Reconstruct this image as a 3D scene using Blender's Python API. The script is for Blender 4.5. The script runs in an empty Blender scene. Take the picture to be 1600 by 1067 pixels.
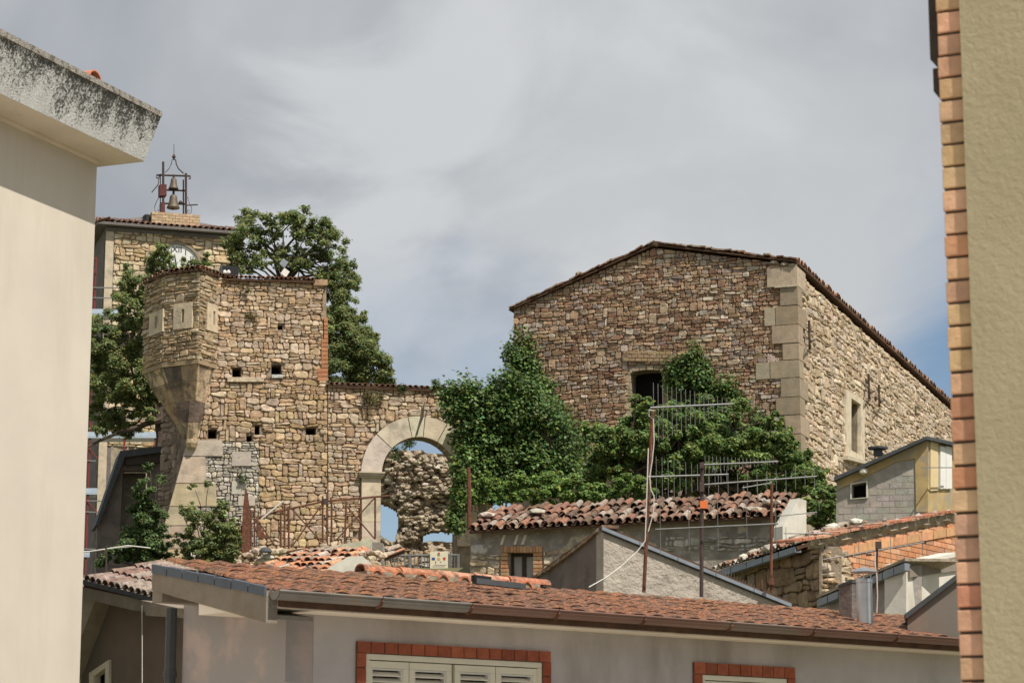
import bpy, math, random
import numpy as np
from mathutils import Vector, Matrix, noise as mnoise
from mathutils.geometry import tessellate_polygon
random.seed(11)
RNG = np.random.default_rng(7)
R = math.radians
sc = bpy.context.scene
COL = sc.collection

# ------------------------------------------------------------------ camera
FPX = 3764.0                       # focal length in photo pixels (1600 px wide)
PITCH = R(11.0)
cam_d = bpy.data.cameras.new('camera')
cam_d.sensor_width = 36.0
cam_d.lens = FPX / 1600.0 * 36.0
cam_d.clip_start = 0.1
cam_d.clip_end = 8000
cam_d.dof.use_dof = True
cam_d.dof.focus_distance = 62.0
cam_d.dof.aperture_fstop = 11.0
cam = bpy.data.objects.new('camera', cam_d)
COL.objects.link(cam)
cam.location = (0, 0, 0)
cam.rotation_euler = (R(90) + PITCH, 0, 0)
sc.camera = cam

# ------------------------------------------------------------------ light
SUN_AZ = R(42)                     # to the right of straight behind the camera
SUN_EL = R(55)
sun_dir = Vector((math.sin(SUN_AZ) * math.cos(SUN_EL), -math.cos(SUN_AZ) * math.cos(SUN_EL), math.sin(SUN_EL)))
sd = bpy.data.lights.new('sun', 'SUN')
sd.energy = 4.2
sd.angle = R(0.5)
sd.color = (1.0, 0.94, 0.84)
so = bpy.data.objects.new('sun', sd)
COL.objects.link(so)
so.rotation_euler = sun_dir.to_track_quat('Z', 'Y').to_euler()

world = bpy.data.worlds.new('World')
sc.world = world
world.use_nodes = True
wt = world.node_tree
for n in list(wt.nodes):
    wt.nodes.remove(n)
def wn(t, **kw):
    n = wt.nodes.new(t)
    for k, v in kw.items():
        setattr(n, k, v)
    return n
wl = wt.links.new
def wmath(op, a, b=None, c=None):
    n = wn('ShaderNodeMath', operation=op)
    for i, x in enumerate((a, b, c)):
        if x is None: continue
        if isinstance(x, (int, float)): n.inputs[i].default_value = x
        else: wl(x, n.inputs[i])
    return n.outputs[0]
def wramp(x, a, b, lo=0.0, hi=1.0):
    n = wn('ShaderNodeMapRange', interpolation_type='SMOOTHSTEP')
    wl(x, n.inputs['Value'])
    n.inputs['From Min'].default_value = a; n.inputs['From Max'].default_value = b
    n.inputs['To Min'].default_value = lo; n.inputs['To Max'].default_value = hi
    return n.outputs[0]
def wmix(f, a, b):
    n = wn('ShaderNodeMix', data_type='RGBA')
    if isinstance(f, (int, float)): n.inputs[0].default_value = f
    else: wl(f, n.inputs[0])
    for s, x in ((6, a), (7, b)):
        if isinstance(x, tuple): n.inputs[s].default_value = (*x, 1)
        else: wl(x, n.inputs[s])
    return n.outputs[2]
sky = wn('ShaderNodeTexSky', sky_type='NISHITA')
sky.sun_disc = False
sky.sun_elevation = SUN_EL
sky.sun_rotation = math.pi - SUN_AZ
sky.altitude = 600
sky.air_density = 1.0; sky.dust_density = 0.6; sky.ozone_density = 1.6
tc = wn('ShaderNodeTexCoord')
sep = wn('ShaderNodeSeparateXYZ'); wl(tc.outputs['Generated'], sep.inputs[0])
def wnoise(scale, detail, off, rough=0.55, dist=0.0, st=(1, 1, 1.5)):
    mp = wn('ShaderNodeMapping'); wl(tc.outputs['Generated'], mp.inputs[0]); mp.inputs['Location'].default_value = off; mp.inputs['Scale'].default_value = st
    n = wn('ShaderNodeTexNoise'); n.inputs['Scale'].default_value = scale; n.inputs['Detail'].default_value = detail
    n.inputs['Roughness'].default_value = rough; n.inputs['Distortion'].default_value = dist
    wl(mp.outputs[0], n.inputs['Vector'])
    return n.outputs['Fac']
n1 = wnoise(7.5, 9, (7.01, 0.21, 1.75), 0.52, 0.5)
n2 = wnoise(3.4, 6, (2.05, 6.18, 2.9), 0.5, 0.3)
n3 = wnoise(6.0, 8, (3.2, 5.58, 0.94), 0.55, 0.6)
grey = wmix(wramp(n2, 0.40, 0.64), (3.85, 4.15, 4.6), (6.2, 6.4, 6.6))
grey = wmix(wramp(n1, 0.46, 0.62, 0.0, 0.85), grey, (7.0, 7.2, 7.4))
# the cloud deck thins low over the hill and blue shows in the gaps
el = wmath('ADD', sep.outputs[2], wmath('MULTIPLY', wmath('SUBTRACT', n3, 0.5), 0.22))
cover = wramp(el, 0.10, 0.24, 0.10, 1.0)
gp = Vector((0.205, 0.96, 0.185)).normalized()
dt = wn('ShaderNodeVectorMath', operation='DISTANCE'); wl(tc.outputs['Generated'], dt.inputs[0]); dt.inputs[1].default_value = gp
gp_m = wramp(wmath('ADD', dt.outputs['Value'], wmath('MULTIPLY', wmath('SUBTRACT', n3, 0.5), 0.16)), 0.02, 0.10, 1.05, 0.0)
gap = wmath('SUBTRACT', wmath('ADD', cover, wmath('MULTIPLY', wmath('SUBTRACT', n1, 0.42), 0.5)), gp_m)
gap = wmath('MINIMUM', wmath('MAXIMUM', gap, 0.0), 1.0)
bg = wn('ShaderNodeBackground')
bg.inputs['Strength'].default_value = 0.079
wl(wmix(gap, sky.outputs[0], grey), bg.inputs['Color'])
wo = wn('ShaderNodeOutputWorld'); wl(bg.outputs[0], wo.inputs[0])

sc.view_settings.view_transform = 'Standard'
sc.view_settings.look = 'None'
sc.view_settings.exposure = 0.2
sc.view_settings.gamma = 1.0
sc.view_settings.use_curve_mapping = False

# ------------------------------------------------------------------ helpers
SP, CP = math.sin(PITCH), math.cos(PITCH)
def ray(px, py):
    a = (px - 800.0) / FPX; v = (533.5 - py) / FPX
    return Vector((a, CP - v * SP, SP + v * CP))
def P(px, py, Y):
    r = ray(px, py)
    return r * (Y / r.y)
class Plane:
    """vertical plane through photo column px at depth Y; heading from straight ahead towards the right"""
    def __init__(s, px, Y, heading):
        q = P(px, 800, Y)
        s.o = Vector((q.x, q.y, 0)); h = R(heading)
        s.d = Vector((math.sin(h), math.cos(h), 0))
        n = Vector((s.d.y, -s.d.x, 0))
        if n.dot(s.o) > 0: n = -n
        s.n = n
    def hit(s, px, py, off=0.0):
        r = ray(px, py)
        return r * ((s.o + s.n * off).dot(s.n) / r.dot(s.n))
    def uv(s, px, py):
        q = s.hit(px, py)
        return ((q - s.o).dot(s.d), q.z)
    def at(s, u, z, off=0.0):
        return s.o + s.d * u + s.n * off + Vector((0, 0, z))
    def uvs(s, pts):
        return [s.uv(*p) for p in pts]

class MB:
    def __init__(s):
        s.v = []; s.f = []; s.c = []
    def add(s, vs, fs, c=(1, 1, 1)):
        k = len(s.v)
        s.v.extend([tuple(x) for x in vs]); s.c.extend([c] * len(vs))
        s.f.extend([tuple(i + k for i in f) for f in fs])
        return s
    def hexa(s, p, c=(1, 1, 1)):
        return s.add(p, [(0, 3, 2, 1), (4, 5, 6, 7), (0, 1, 5, 4), (1, 2, 6, 5), (2, 3, 7, 6), (3, 0, 4, 7)], c)
    def box(s, o, ax, ay, az, c=(1, 1, 1)):
        o = Vector(o)
        return s.hexa([o, o + ax, o + ax + ay, o + ay, o + az, o + ax + az, o + ax + ay + az, o + ay + az], c)
    def pbox(s, pl, u0, u1, z0, z1, n0, n1, c=(1, 1, 1)):
        return s.box(pl.at(u0, z0, n0), pl.d * (u1 - u0), pl.n * (n1 - n0), Vector((0, 0, z1 - z0)), c)
    def prism(s, pts, off, c=(1, 1, 1)):
        n = len(pts); pts = [Vector(p) for p in pts]
        vs = pts + [p + off for p in pts]
        fs = [tuple(range(n)), tuple(range(2 * n - 1, n - 1, -1))] + [(i, (i + 1) % n, n + (i + 1) % n, n + i) for i in range(n)]
        return s.add(vs, fs, c)
    def slab(s, pl, outer, holes, n0, n1, c=(1, 1, 1)):
        """extruded wall polygon with holes, (u,z) outlines"""
        loops = [outer] + holes
        flat = [p for l in loops for p in l]
        tri = tessellate_polygon([[Vector((p[0], p[1], 0)) for p in l] for l in loops])
        N = len(flat)
        vs = [pl.at(p[0], p[1], n1) for p in flat] + [pl.at(p[0], p[1], n0) for p in flat]
        fs = [tuple(t) for t in tri] + [tuple(N + i for i in reversed(t)) for t in tri]
        k = 0
        for l in loops:
            m = len(l)
            fs += [(k + i, k + (i + 1) % m, N + k + (i + 1) % m, N + k + i) for i in range(m)]
            k += m
        return s.add(vs, fs, c)
    def tube(s, pts, r, seg=6, r1=None, c=(1, 1, 1), cap=True):
        pts = [Vector(p) for p in pts]; n = len(pts)
        if r1 is None: r1 = r
        vs = []; fs = []
        for i, p in enumerate(pts):
            t = (pts[min(i + 1, n - 1)] - pts[max(i - 1, 0)]).normalized()
            a = t.orthogonal().normalized() if abs(t.z) > 0.95 else Vector((0, 0, 1)).cross(t).normalized()
            if abs(t.z) > 0.95: a = Vector((1, 0, 0)) - t * t.x; a.normalize()
            b = t.cross(a)
            rr = r + (r1 - r) * i / max(1, n - 1)
            for k in range(seg):
                an = 2 * math.pi * k / seg
                vs.append(p + a * math.cos(an) * rr + b * math.sin(an) * rr)
        for i in range(n - 1):
            for k in range(seg):
                k2 = (k + 1) % seg
                fs.append((i * seg + k, i * seg + k2, (i + 1) * seg + k2, (i + 1) * seg + k))
        if cap:
            fs.append(tuple(range(seg - 1, -1, -1))); fs.append(tuple((n - 1) * seg + k for k in range(seg)))
        return s.add(vs, fs, c)
    def lathe(s, o, prof, seg=14, c=(1, 1, 1)):
        o = Vector(o); vs = []; fs = []
        for (r, z) in prof:
            for k in range(seg):
                an = 2 * math.pi * k / seg
                vs.append(o + Vector((r * math.cos(an), r * math.sin(an), z)))
        for i in range(len(prof) - 1):
            for k in range(seg):
                k2 = (k + 1) % seg
                fs.append((i * seg + k, i * seg + k2, (i + 1) * seg + k2, (i + 1) * seg + k))
        fs.append(tuple(range(seg - 1, -1, -1))); fs.append(tuple((len(prof) - 1) * seg + k for k in range(seg)))
        return s.add(vs, fs, c)
    def mesh(s, name, mat, origin=None, smooth=False):
        m = bpy.data.meshes.new(name)
        if origin is None: vs = s.v
        else: vs = [(x - origin.x, y - origin.y, z - origin.z) for x, y, z in s.v]
        m.from_pydata(vs, [], s.f)
        at = m.color_attributes.new('tint', 'FLOAT_COLOR', 'POINT')
        arr = np.ones((len(s.v), 4), np.float32); arr[:, :3] = np.array(s.c, np.float32).reshape(-1, 3)
        at.data.foreach_set('color', arr.ravel())
        m.materials.append(mat)
        if smooth: m.polygons.foreach_set('use_smooth', [True] * len(m.polygons))
        m.validate(); m.update()
        return m
    def build(s, name, mat, parent=None, smooth=False, **tags):
        a = np.array(s.v); o = Vector(((a.min(0) + a.max(0)) / 2).tolist())
        if parent is None: o.z = float(a[:, 2].min())
        ob = bpy.data.objects.new(name, s.mesh(name, mat, o, smooth))
        COL.objects.link(ob)
        if parent is not None:
            ob.parent = parent; ob.location = o - WPOS[parent.name]
        else:
            ob.location = o
        WPOS[ob.name] = o
        for k, v in tags.items(): ob[k] = v
        return ob
WPOS = {}
def thing(name, label, cat, loc, group=None):
    o = bpy.data.objects.new(name, None)
    COL.objects.link(o)
    o.empty_display_size = 0.3
    o.location = Vector(loc); WPOS[o.name] = Vector(loc)
    o['label'] = label; o['category'] = cat
    if group: o['group'] = group
    return o
def inst(mesh, parent, mat4, name):
    """another object on shared mesh data, mat4 in world space; parents carry no rotation"""
    o = bpy.data.objects.new(name, mesh); COL.objects.link(o); o.parent = parent
    w = mat4.copy(); w.translation = w.translation - WPOS[parent.name]
    o.matrix_local = w
    return o

def jit(c, a=0.12, b=0.05):
    k = 1 + random.uniform(-a, a)
    return tuple(max(0.01, x * k * (1 + random.uniform(-b, b))) for x in c)

# ---- materials
def M(name, col=(0.5, 0.5, 0.5), rough=0.9, var=0.25, ns=5.0, bump=0.35, bs=45.0, bdist=0.01, tint=False, metallic=0.0,
      stain=None, sscale=1.5, slo=0.5, shi=0.66, samt=0.8, sstretch=(1, 1, 1), spec=0.3, stain2=None, s2scale=9, s2lo=0.58, s2hi=0.66):
    m = bpy.data.materials.new(name); m.use_nodes = True
    t = m.node_tree; L = t.links.new
    bsdf = t.nodes['Principled BSDF']
    bsdf.inputs['Roughness'].default_value = rough; bsdf.inputs['Metallic'].default_value = metallic
    bsdf.inputs['Specular IOR Level'].default_value = spec
    geo = t.nodes.new('ShaderNodeNewGeometry'); pos = geo.outputs['Position']
    def nz(scale, detail=5, stretch=(1, 1, 1), rg=0.6):
        mp = t.nodes.new('ShaderNodeMapping'); L(pos, mp.inputs[0]); mp.inputs['Scale'].default_value = stretch
        n = t.nodes.new('ShaderNodeTexNoise'); n.inputs['Scale'].default_value = scale; n.inputs['Detail'].default_value = detail
        n.inputs['Roughness'].default_value = rg
        L(mp.outputs[0], n.inputs['Vector']); return n.outputs['Fac']
    def mr(x, a, b, lo, hi, smooth=False):
        n = t.nodes.new('ShaderNodeMapRange'); L(x, n.inputs['Value'])
        if smooth: n.interpolation_type = 'SMOOTHSTEP'
        for k, v in (('From Min', a), ('From Max', b), ('To Min', lo), ('To Max', hi)): n.inputs[k].default_value = v
        return n.outputs[0]
    def mixc(f, a, b, mode='MIX'):
        n = t.nodes.new('ShaderNodeMix'); n.data_type = 'RGBA'; n.blend_type = mode
        if isinstance(f, float): n.inputs[0].default_value = f
        else: L(f, n.inputs[0])
        for s, x in ((6, a), (7, b)):
            if isinstance(x, tuple): n.inputs[s].default_value = (*x, 1)
            else: L(x, n.inputs[s])
        return n.outputs[2]
    if tint:
        at = t.nodes.new('ShaderNodeAttribute'); at.attribute_name = 'tint'; base = at.outputs['Color']
        base = mixc(1.0, base, tuple(col), 'MULTIPLY')
    else:
        rgb = t.nodes.new('ShaderNodeRGB'); rgb.outputs[0].default_value = (*col, 1); base = rgb.outputs[0]
    if var > 0:
        f = mr(nz(ns, 7), 0.3, 0.7, 1 - var, 1 + var)
        cc = t.nodes.new('ShaderNodeCombineColor'); L(f, cc.inputs[0]); L(f, cc.inputs[1]); L(f, cc.inputs[2])
        base = mixc(1.0, base, cc.outputs[0], 'MULTIPLY')
    if stain is not None:
        base = mixc(mr(nz(sscale, 7, sstretch), slo, shi, 0, samt, True), base, tuple(stain))
    if stain2 is not None:
        base = mixc(mr(nz(s2scale, 6), s2lo, s2hi, 0, 0.85, True), base, tuple(stain2))
    L(base, bsdf.inputs['Base Color'])
    if bump > 0:
        b = t.nodes.new('ShaderNodeBump'); b.inputs['Strength'].default_value = bump; b.inputs['Distance'].default_value = bdist
        L(nz(bs, 5, (1, 1, 1), 0.65), b.inputs['Height']); L(b.outputs[0], bsdf.inputs['Normal'])
    return m
def leafmat(name, col, trans=0.25):
    m = bpy.data.materials.new(name); m.use_nodes = True
    t = m.node_tree; L = t.links.new; b = t.nodes['Principled BSDF']; out = t.nodes['Material Output']
    at = t.nodes.new('ShaderNodeAttribute'); at.attribute_name = 'tint'
    mx = t.nodes.new('ShaderNodeMix'); mx.data_type = 'RGBA'; mx.blend_type = 'MULTIPLY'; mx.inputs[0].default_value = 1
    mx.inputs[7].default_value = (*col, 1); L(at.outputs['Color'], mx.inputs[6])
    L(mx.outputs[2], b.inputs['Base Color']); b.inputs['Roughness'].default_value = 0.5; b.inputs['Specular IOR Level'].default_value = 0.35
    tr = t.nodes.new('ShaderNodeBsdfTranslucent'); L(mx.outputs[2], tr.inputs['Color'])
    ms = t.nodes.new('ShaderNodeMixShader'); ms.inputs[0].default_value = trans
    L(b.outputs[0], ms.inputs[1]); L(tr.outputs[0], ms.inputs[2]); L(ms.outputs[0], out.inputs['Surface'])
    return m

MT = dict(
 stone=M('rubble_stone', (1, 1, 1), 0.95, 0.32, 9, 0.9, 16, 0.03, tint=True, stain=(0.13, 0.10, 0.07), sscale=5, slo=0.56, shi=0.72, samt=0.55),
 mortar=M('lime_mortar', (0.31, 0.245, 0.18), 1.0, 0.35, 6, 0.9, 30, 0.03),
 mortar_pale=M('pale_mortar', (0.36, 0.30, 0.22), 1.0, 0.35, 6, 0.9, 30, 0.03),
 ashlar=M('pale_ashlar', (0.54, 0.495, 0.42), 0.9, 0.16, 4, 0.5, 18, 0.02, stain=(0.24, 0.21, 0.17), sscale=2.2, slo=0.52, shi=0.7, samt=0.6, tint=True),
 tile=M('terracotta_tile', (1, 1, 1), 0.95, 0.4, 18, 0.8, 60, 0.012, tint=True, stain=(0.10, 0.085, 0.07), sscale=14, slo=0.5, shi=0.62, samt=0.75, stain2=(0.42, 0.36, 0.27), s2scale=22, s2lo=0.6, s2hi=0.68),
 tile_under=M('roof_underlay', (0.10, 0.055, 0.035), 1.0, 0.3, 8, 0.4, 30),
 brick=M('clay_brick', (1, 1, 1), 0.95, 0.2, 14, 0.6, 60, 0.006, tint=True),
 joint=M('dark_joint', (0.11, 0.085, 0.065), 1, 0.3, 12, 0.5, 50),
 cream=M('cream_stucco', (0.65, 0.58, 0.495), 0.95, 0.05, 1.2, 0.25, 70, 0.004, stain=(0.53, 0.46, 0.37), sscale=1.6, slo=0.48, shi=0.75, samt=0.5, sstretch=(1, 1, .18)),
 ochre=M('ochre_stucco', (0.39, 0.335, 0.21), 0.95, 0.10, 2.2, 0.6, 48, 0.008, stain=(0.35, 0.30, 0.185), sscale=2.5, slo=0.5, shi=0.75, samt=0.5),
 grey_st=M('grey_stucco', (0.52, 0.485, 0.475), 0.95, 0.10, 2.5, 0.45, 60, 0.006, stain=(0.29, 0.25, 0.215), sscale=1.3, slo=0.45, shi=0.72, samt=0.75, sstretch=(1, 1, .3)),
 mauve=M('weathered_mauve_stucco', (0.48, 0.39, 0.36), 0.95, 0.10, 2.0, 0.3, 50, 0.004, stain=(0.33, 0.315, 0.31), sscale=0.9, slo=0.46, shi=0.56, samt=0.85),
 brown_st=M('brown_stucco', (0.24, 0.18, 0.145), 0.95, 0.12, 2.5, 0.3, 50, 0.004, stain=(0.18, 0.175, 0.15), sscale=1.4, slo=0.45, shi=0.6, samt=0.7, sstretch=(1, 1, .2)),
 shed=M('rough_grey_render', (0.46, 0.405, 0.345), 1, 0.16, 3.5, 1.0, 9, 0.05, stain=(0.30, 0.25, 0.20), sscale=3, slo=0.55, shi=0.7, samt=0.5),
 shed_dark=M('shaded_stained_render', (0.20, 0.165, 0.145), 1, 0.22, 3, 0.8, 14, 0.03, stain=(0.10, 0.09, 0.085), sscale=2, slo=0.5, shi=0.66, samt=0.6),  # darker, stained copy of the shed render; the side wall's shade is painted in
 plaster=M('peeling_plaster', (0.36, 0.32, 0.275), 1, 0.2, 3, 0.8, 12, 0.03, stain=(0.20, 0.175, 0.15), sscale=1.6, slo=0.48, shi=0.62, samt=0.7, stain2=(0.55, 0.48, 0.36), s2scale=2.6, s2lo=0.6, s2hi=0.66),
 white_pl=M('whitewash', (0.68, 0.64, 0.56), 1, 0.1, 4, 0.4, 30, 0.01, stain=(0.42, 0.38, 0.31), sscale=2.5, slo=0.5, shi=0.7, samt=0.55, sstretch=(1, 1, .4)),
 concrete=M('stained_concrete', (0.25, 0.215, 0.175), 1, 0.15, 5, 0.6, 30, 0.012, stain=(0.22, 0.18, 0.13), sscale=3, slo=0.48, shi=0.64, samt=0.7),
 soffit=M('cream_soffit', (0.82, 0.73, 0.62), 0.95, 0.06, 3, 0.2, 40, 0.005, stain=(0.44, 0.34, 0.22), sscale=3.2, slo=0.6, shi=0.74, samt=0.6),
 zinc=M('zinc_sheet', (0.26, 0.29, 0.33), 0.55, 0.15, 6, 0.15, 30, 0.004, metallic=0.35),
 slate=M('dark_sheet', (0.07, 0.075, 0.08), 0.7, 0.2, 6, 0.2, 30, 0.004),
 copper=M('brown_gutter_paint', (0.185, 0.095, 0.07), 0.45, 0.15, 3, 0.05, 40, 0.003, spec=0.5, stain=(0.17, 0.15, 0.125), sscale=1.2, slo=0.5, shi=0.6, samt=0.6),
 gutter_grey=M('grey_gutter_paint', (0.19, 0.17, 0.15), 0.5, 0.2, 4, 0.05, 40, 0.003, spec=0.5, stain=(0.24, 0.16, 0.10), sscale=4, slo=0.58, shi=0.7, samt=0.6),
 rust=M('rusty_iron', (0.13, 0.055, 0.035), 0.9, 0.4, 20, 0.4, 60, 0.004, stain=(0.26, 0.11, 0.05), sscale=9, slo=0.5, shi=0.66, samt=0.7),
 iron=M('painted_iron', (0.075, 0.05, 0.045), 0.7, 0.3, 20, 0.2, 60, 0.003),
 alu=M('weathered_aluminium', (0.24, 0.24, 0.235), 0.65, 0.15, 20, 0.1, 60, 0.002, metallic=0.4),
 cable=M('pale_cable', (0.62, 0.6, 0.55), 0.6, 0.05, 10, 0, 10),
 steel=M('flue_steel', (0.55, 0.55, 0.56), 0.32, 0.12, 5, 0.05, 20, 0.003, metallic=0.85, stain=(0.23, 0.11, 0.09), sscale=5, slo=0.52, shi=0.68, samt=0.5, sstretch=(1, 1, .6)),
 bronze=M('bell_bronze', (0.15, 0.125, 0.095), 0.6, 0.25, 9, 0.2, 40, 0.003, metallic=0.35),
 red_motor=M('dark_red_paint', (0.11, 0.03, 0.028), 0.6, 0.3, 12, 0.1, 40),
 frame=M('cream_shutter_paint', (0.78, 0.73, 0.58), 0.5, 0.05, 8, 0.05, 40, 0.001, spec=0.4),
 slat=M('shutter_slat_paint', (0.80, 0.74, 0.62), 0.5, 0.06, 8, 0, 40),
 dark=M('dark_interior', (0.012, 0.011, 0.010), 1, 0.2, 4, 0, 10),  # near-black backing sheets in openings, standing in for the shade inside
 wood=M('old_dark_wood', (0.06, 0.045, 0.035), 0.8, 0.3, 12, 0.3, 40),
 curtain=M('lace_curtain', (0.40, 0.385, 0.36), 1, 0.2, 25, 0.2, 40),
 white=M('white_paint', (0.75, 0.74, 0.70), 0.6, 0.05, 5, 0.05, 30),
 black=M('black_housing', (0.02, 0.02, 0.022), 0.5, 0.1, 5, 0, 10),
 orange=M('orange_plastic', (0.75, 0.19, 0.06), 0.5, 0.05, 5, 0, 10),
 yellow_pl=M('faded_yellow_plaster', (0.46, 0.335, 0.16), 1, 0.2, 4, 0.4, 25, 0.01, stain=(0.33, 0.29, 0.22), sscale=2.6, slo=0.46, shi=0.6, samt=0.8),
 block=M('grey_blockwork', (1, 1, 1), 1, 0.2, 5, 0.6, 25, 0.012, tint=True, stain=(0.24, 0.215, 0.185), sscale=3, slo=0.5, shi=0.68, samt=0.5),
 scaffold_red=M('scaffold_red', (0.22, 0.04, 0.035), 0.6, 0.2, 10, 0.1, 30),
 deck_blue=M('galvanised_deck', (0.45, 0.53, 0.62), 0.5, 0.15, 8, 0.1, 30, metallic=0.2),
 ruin=M('ruined_wall_core', (1, 1, 1), 1, 0.3, 4, 1.0, 14, 0.06, tint=True, stain=(0.12, 0.095, 0.07), sscale=3.2, slo=0.53, shi=0.68, samt=0.6),
 bark=M('bark', (0.10, 0.075, 0.055), 1, 0.35, 10, 0.8, 25, 0.02),
 sign=M('cream_sign_panel', (0.72, 0.66, 0.48), 0.5, 0.03, 5, 0, 10),
 ink=M('grey_ink', (0.25, 0.23, 0.22), 0.7, 0, 5, 0, 10),
 blue_ink=M('blue_print', (0.03, 0.06, 0.32), 0.6, 0, 5, 0, 10),
 red_ink=M('red_print', (0.5, 0.05, 0.04), 0.6, 0, 5, 0, 10),
 gold_ink=M('gold_print', (0.55, 0.38, 0.12), 0.6, 0, 5, 0, 10),
 dial=M('white_dial', (0.72, 0.72, 0.70), 0.5, 0.04, 4, 0, 10),
 roofgrey=M('grey_roof_sheet', (0.17, 0.155, 0.145), 0.95, 0.15, 4, 0.4, 20, 0.01),
 mottled=M('lichened_tile', (1, 1, 1), 1, 0.4, 30, 1.0, 26, 0.06, tint=True, stain=(0.10, 0.075, 0.06), sscale=20, slo=0.42, shi=0.57, samt=0.85, stain2=(0.48, 0.225, 0.115), s2scale=24, s2lo=0.53, s2hi=0.63),
 paving=M('pale_stone_paving', (0.46, 0.42, 0.36), 0.9, 0.2, 1.2, 0.4, 12, 0.02),
 ground=M('dry_grassy_soil', (0.16, 0.14, 0.075), 1, 0.35, 0.6, 0.8, 4, 0.1, stain=(0.07, 0.09, 0.03), sscale=0.3, slo=0.45, shi=0.6, samt=0.8),
 glass=M('window_glass', (0.04, 0.045, 0.05), 0.1, 0, 5, 0, 10, spec=0.6),
)
LF = dict(ivy=leafmat('ivy_leaf', (0.095, 0.155, 0.038), 0.25), fig=leafmat('fig_leaf', (0.165, 0.235, 0.065), 0.4), hedge=leafmat('hedge_leaf', (0.17, 0.255, 0.06), 0.4),
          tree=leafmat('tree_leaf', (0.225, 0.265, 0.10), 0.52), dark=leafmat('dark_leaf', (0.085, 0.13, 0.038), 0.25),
          dry=leafmat('dry_plant', (0.15, 0.13, 0.05), 0.25))

# ---- masonry
def clip(poly, nx, ny, c):
    out = []; n = len(poly)
    for i in range(n):
        a = poly[i]; b = poly[(i + 1) % n]
        da = nx * a[0] + ny * a[1] - c; db = nx * b[0] + ny * b[1] - c
        if da <= 0: out.append(a)
        if (da < 0 < db) or (db < 0 < da):
            t = da / (da - db)
            out.append((a[0] + (b[0] - a[0]) * t, a[1] + (b[1] - a[1]) * t))
    return out
def area(p):
    return 0.5 * sum(p[i][0] * p[(i + 1) % len(p)][1] - p[(i + 1) % len(p)][0] * p[i][1] for i in range(len(p)))
def ccw(p):
    return list(p) if area(p) > 0 else list(reversed(p))
def edges(poly):
    """outward half-planes of a convex ccw polygon: inside where nx*x+ny*y<=c"""
    r = []
    for i in range(len(poly)):
        a = poly[i]; b = poly[(i + 1) % len(poly)]
        ex, ey = b[0] - a[0], b[1] - a[1]; l = math.hypot(ex, ey)
        if l < 1e-6: continue
        nx, ny = ey / l, -ex / l
        r.append((nx, ny, nx * a[0] + ny * a[1]))
    return r
def cells(outer, holes, w, h, joint, rag=0.3, coursed=0.6):
    outer = ccw(outer); E = edges(outer); H = [edges(ccw(x)) for x in holes]
    xs = [p[0] for p in outer]; ys = [p[1] for p in outer]
    pts = []; y = min(ys) - h
    while y < max(ys) + h:
        hh = h * random.uniform(0.65, 1.35); x = min(xs) - w * random.uniform(0.5, 1.5)
        while x < max(xs) + w:
            ww = w * random.uniform(0.5, 1.5)
            pts.append((x + ww / 2 + random.uniform(-rag, rag) * w * 0.4, y + hh / 2 + random.uniform(-rag, rag) * h))
            x += ww
        y += hh
    sx = h / w * 1.15
    A = np.array(pts); B = A * np.array([sx, 1.0])
    res = []
    for i, (x, y) in enumerate(pts):
        if any(nx * x + ny * y > c + 0.6 * max(w, h) for nx, ny, c in E): continue
        if any(all(nx * x + ny * y < c for nx, ny, c in hh) for hh in H): continue
        d2 = ((B - B[i]) ** 2).sum(1)
        idx = np.argpartition(d2, 18)[:19] if len(B) > 20 else np.arange(len(B))
        poly = [(x - 2 * w, y - 2 * h), (x + 2 * w, y - 2 * h), (x + 2 * w, y + 2 * h), (x - 2 * w, y + 2 * h)]
        for j in idx:
            if j == i: continue
            nx, ny = (B[j] - B[i]) * np.array([sx, 1.0]); mx, my = (A[i] + A[j]) / 2
            l = math.hypot(nx, ny)
            if l < 1e-9: continue
            nx /= l; ny /= l
            poly = clip(poly, nx, ny, nx * mx + ny * my - joint / 2)
            if len(poly) < 3: break
        if len(poly) < 3: continue
        for nx, ny, c in E:
            poly = clip(poly, nx, ny, c)
            if len(poly) < 3: break
        if len(poly) < 3: continue
        for hh in H:
            best = max(hh, key=lambda e: e[0] * x + e[1] * y - e[2])
            if any(all(nx * q[0] + ny * q[1] < c - 1e-4 for nx, ny, c in hh) for q in poly) or all(e[0] * x + e[1] * y - e[2] < w for e in hh):
                poly = clip(poly, -best[0], -best[1], -best[2] - joint / 2)
                if len(poly) < 3: break
        if len(poly) < 3 or area(poly) < 0.10 * w * h: continue
        res.append(poly)
    return res
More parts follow.
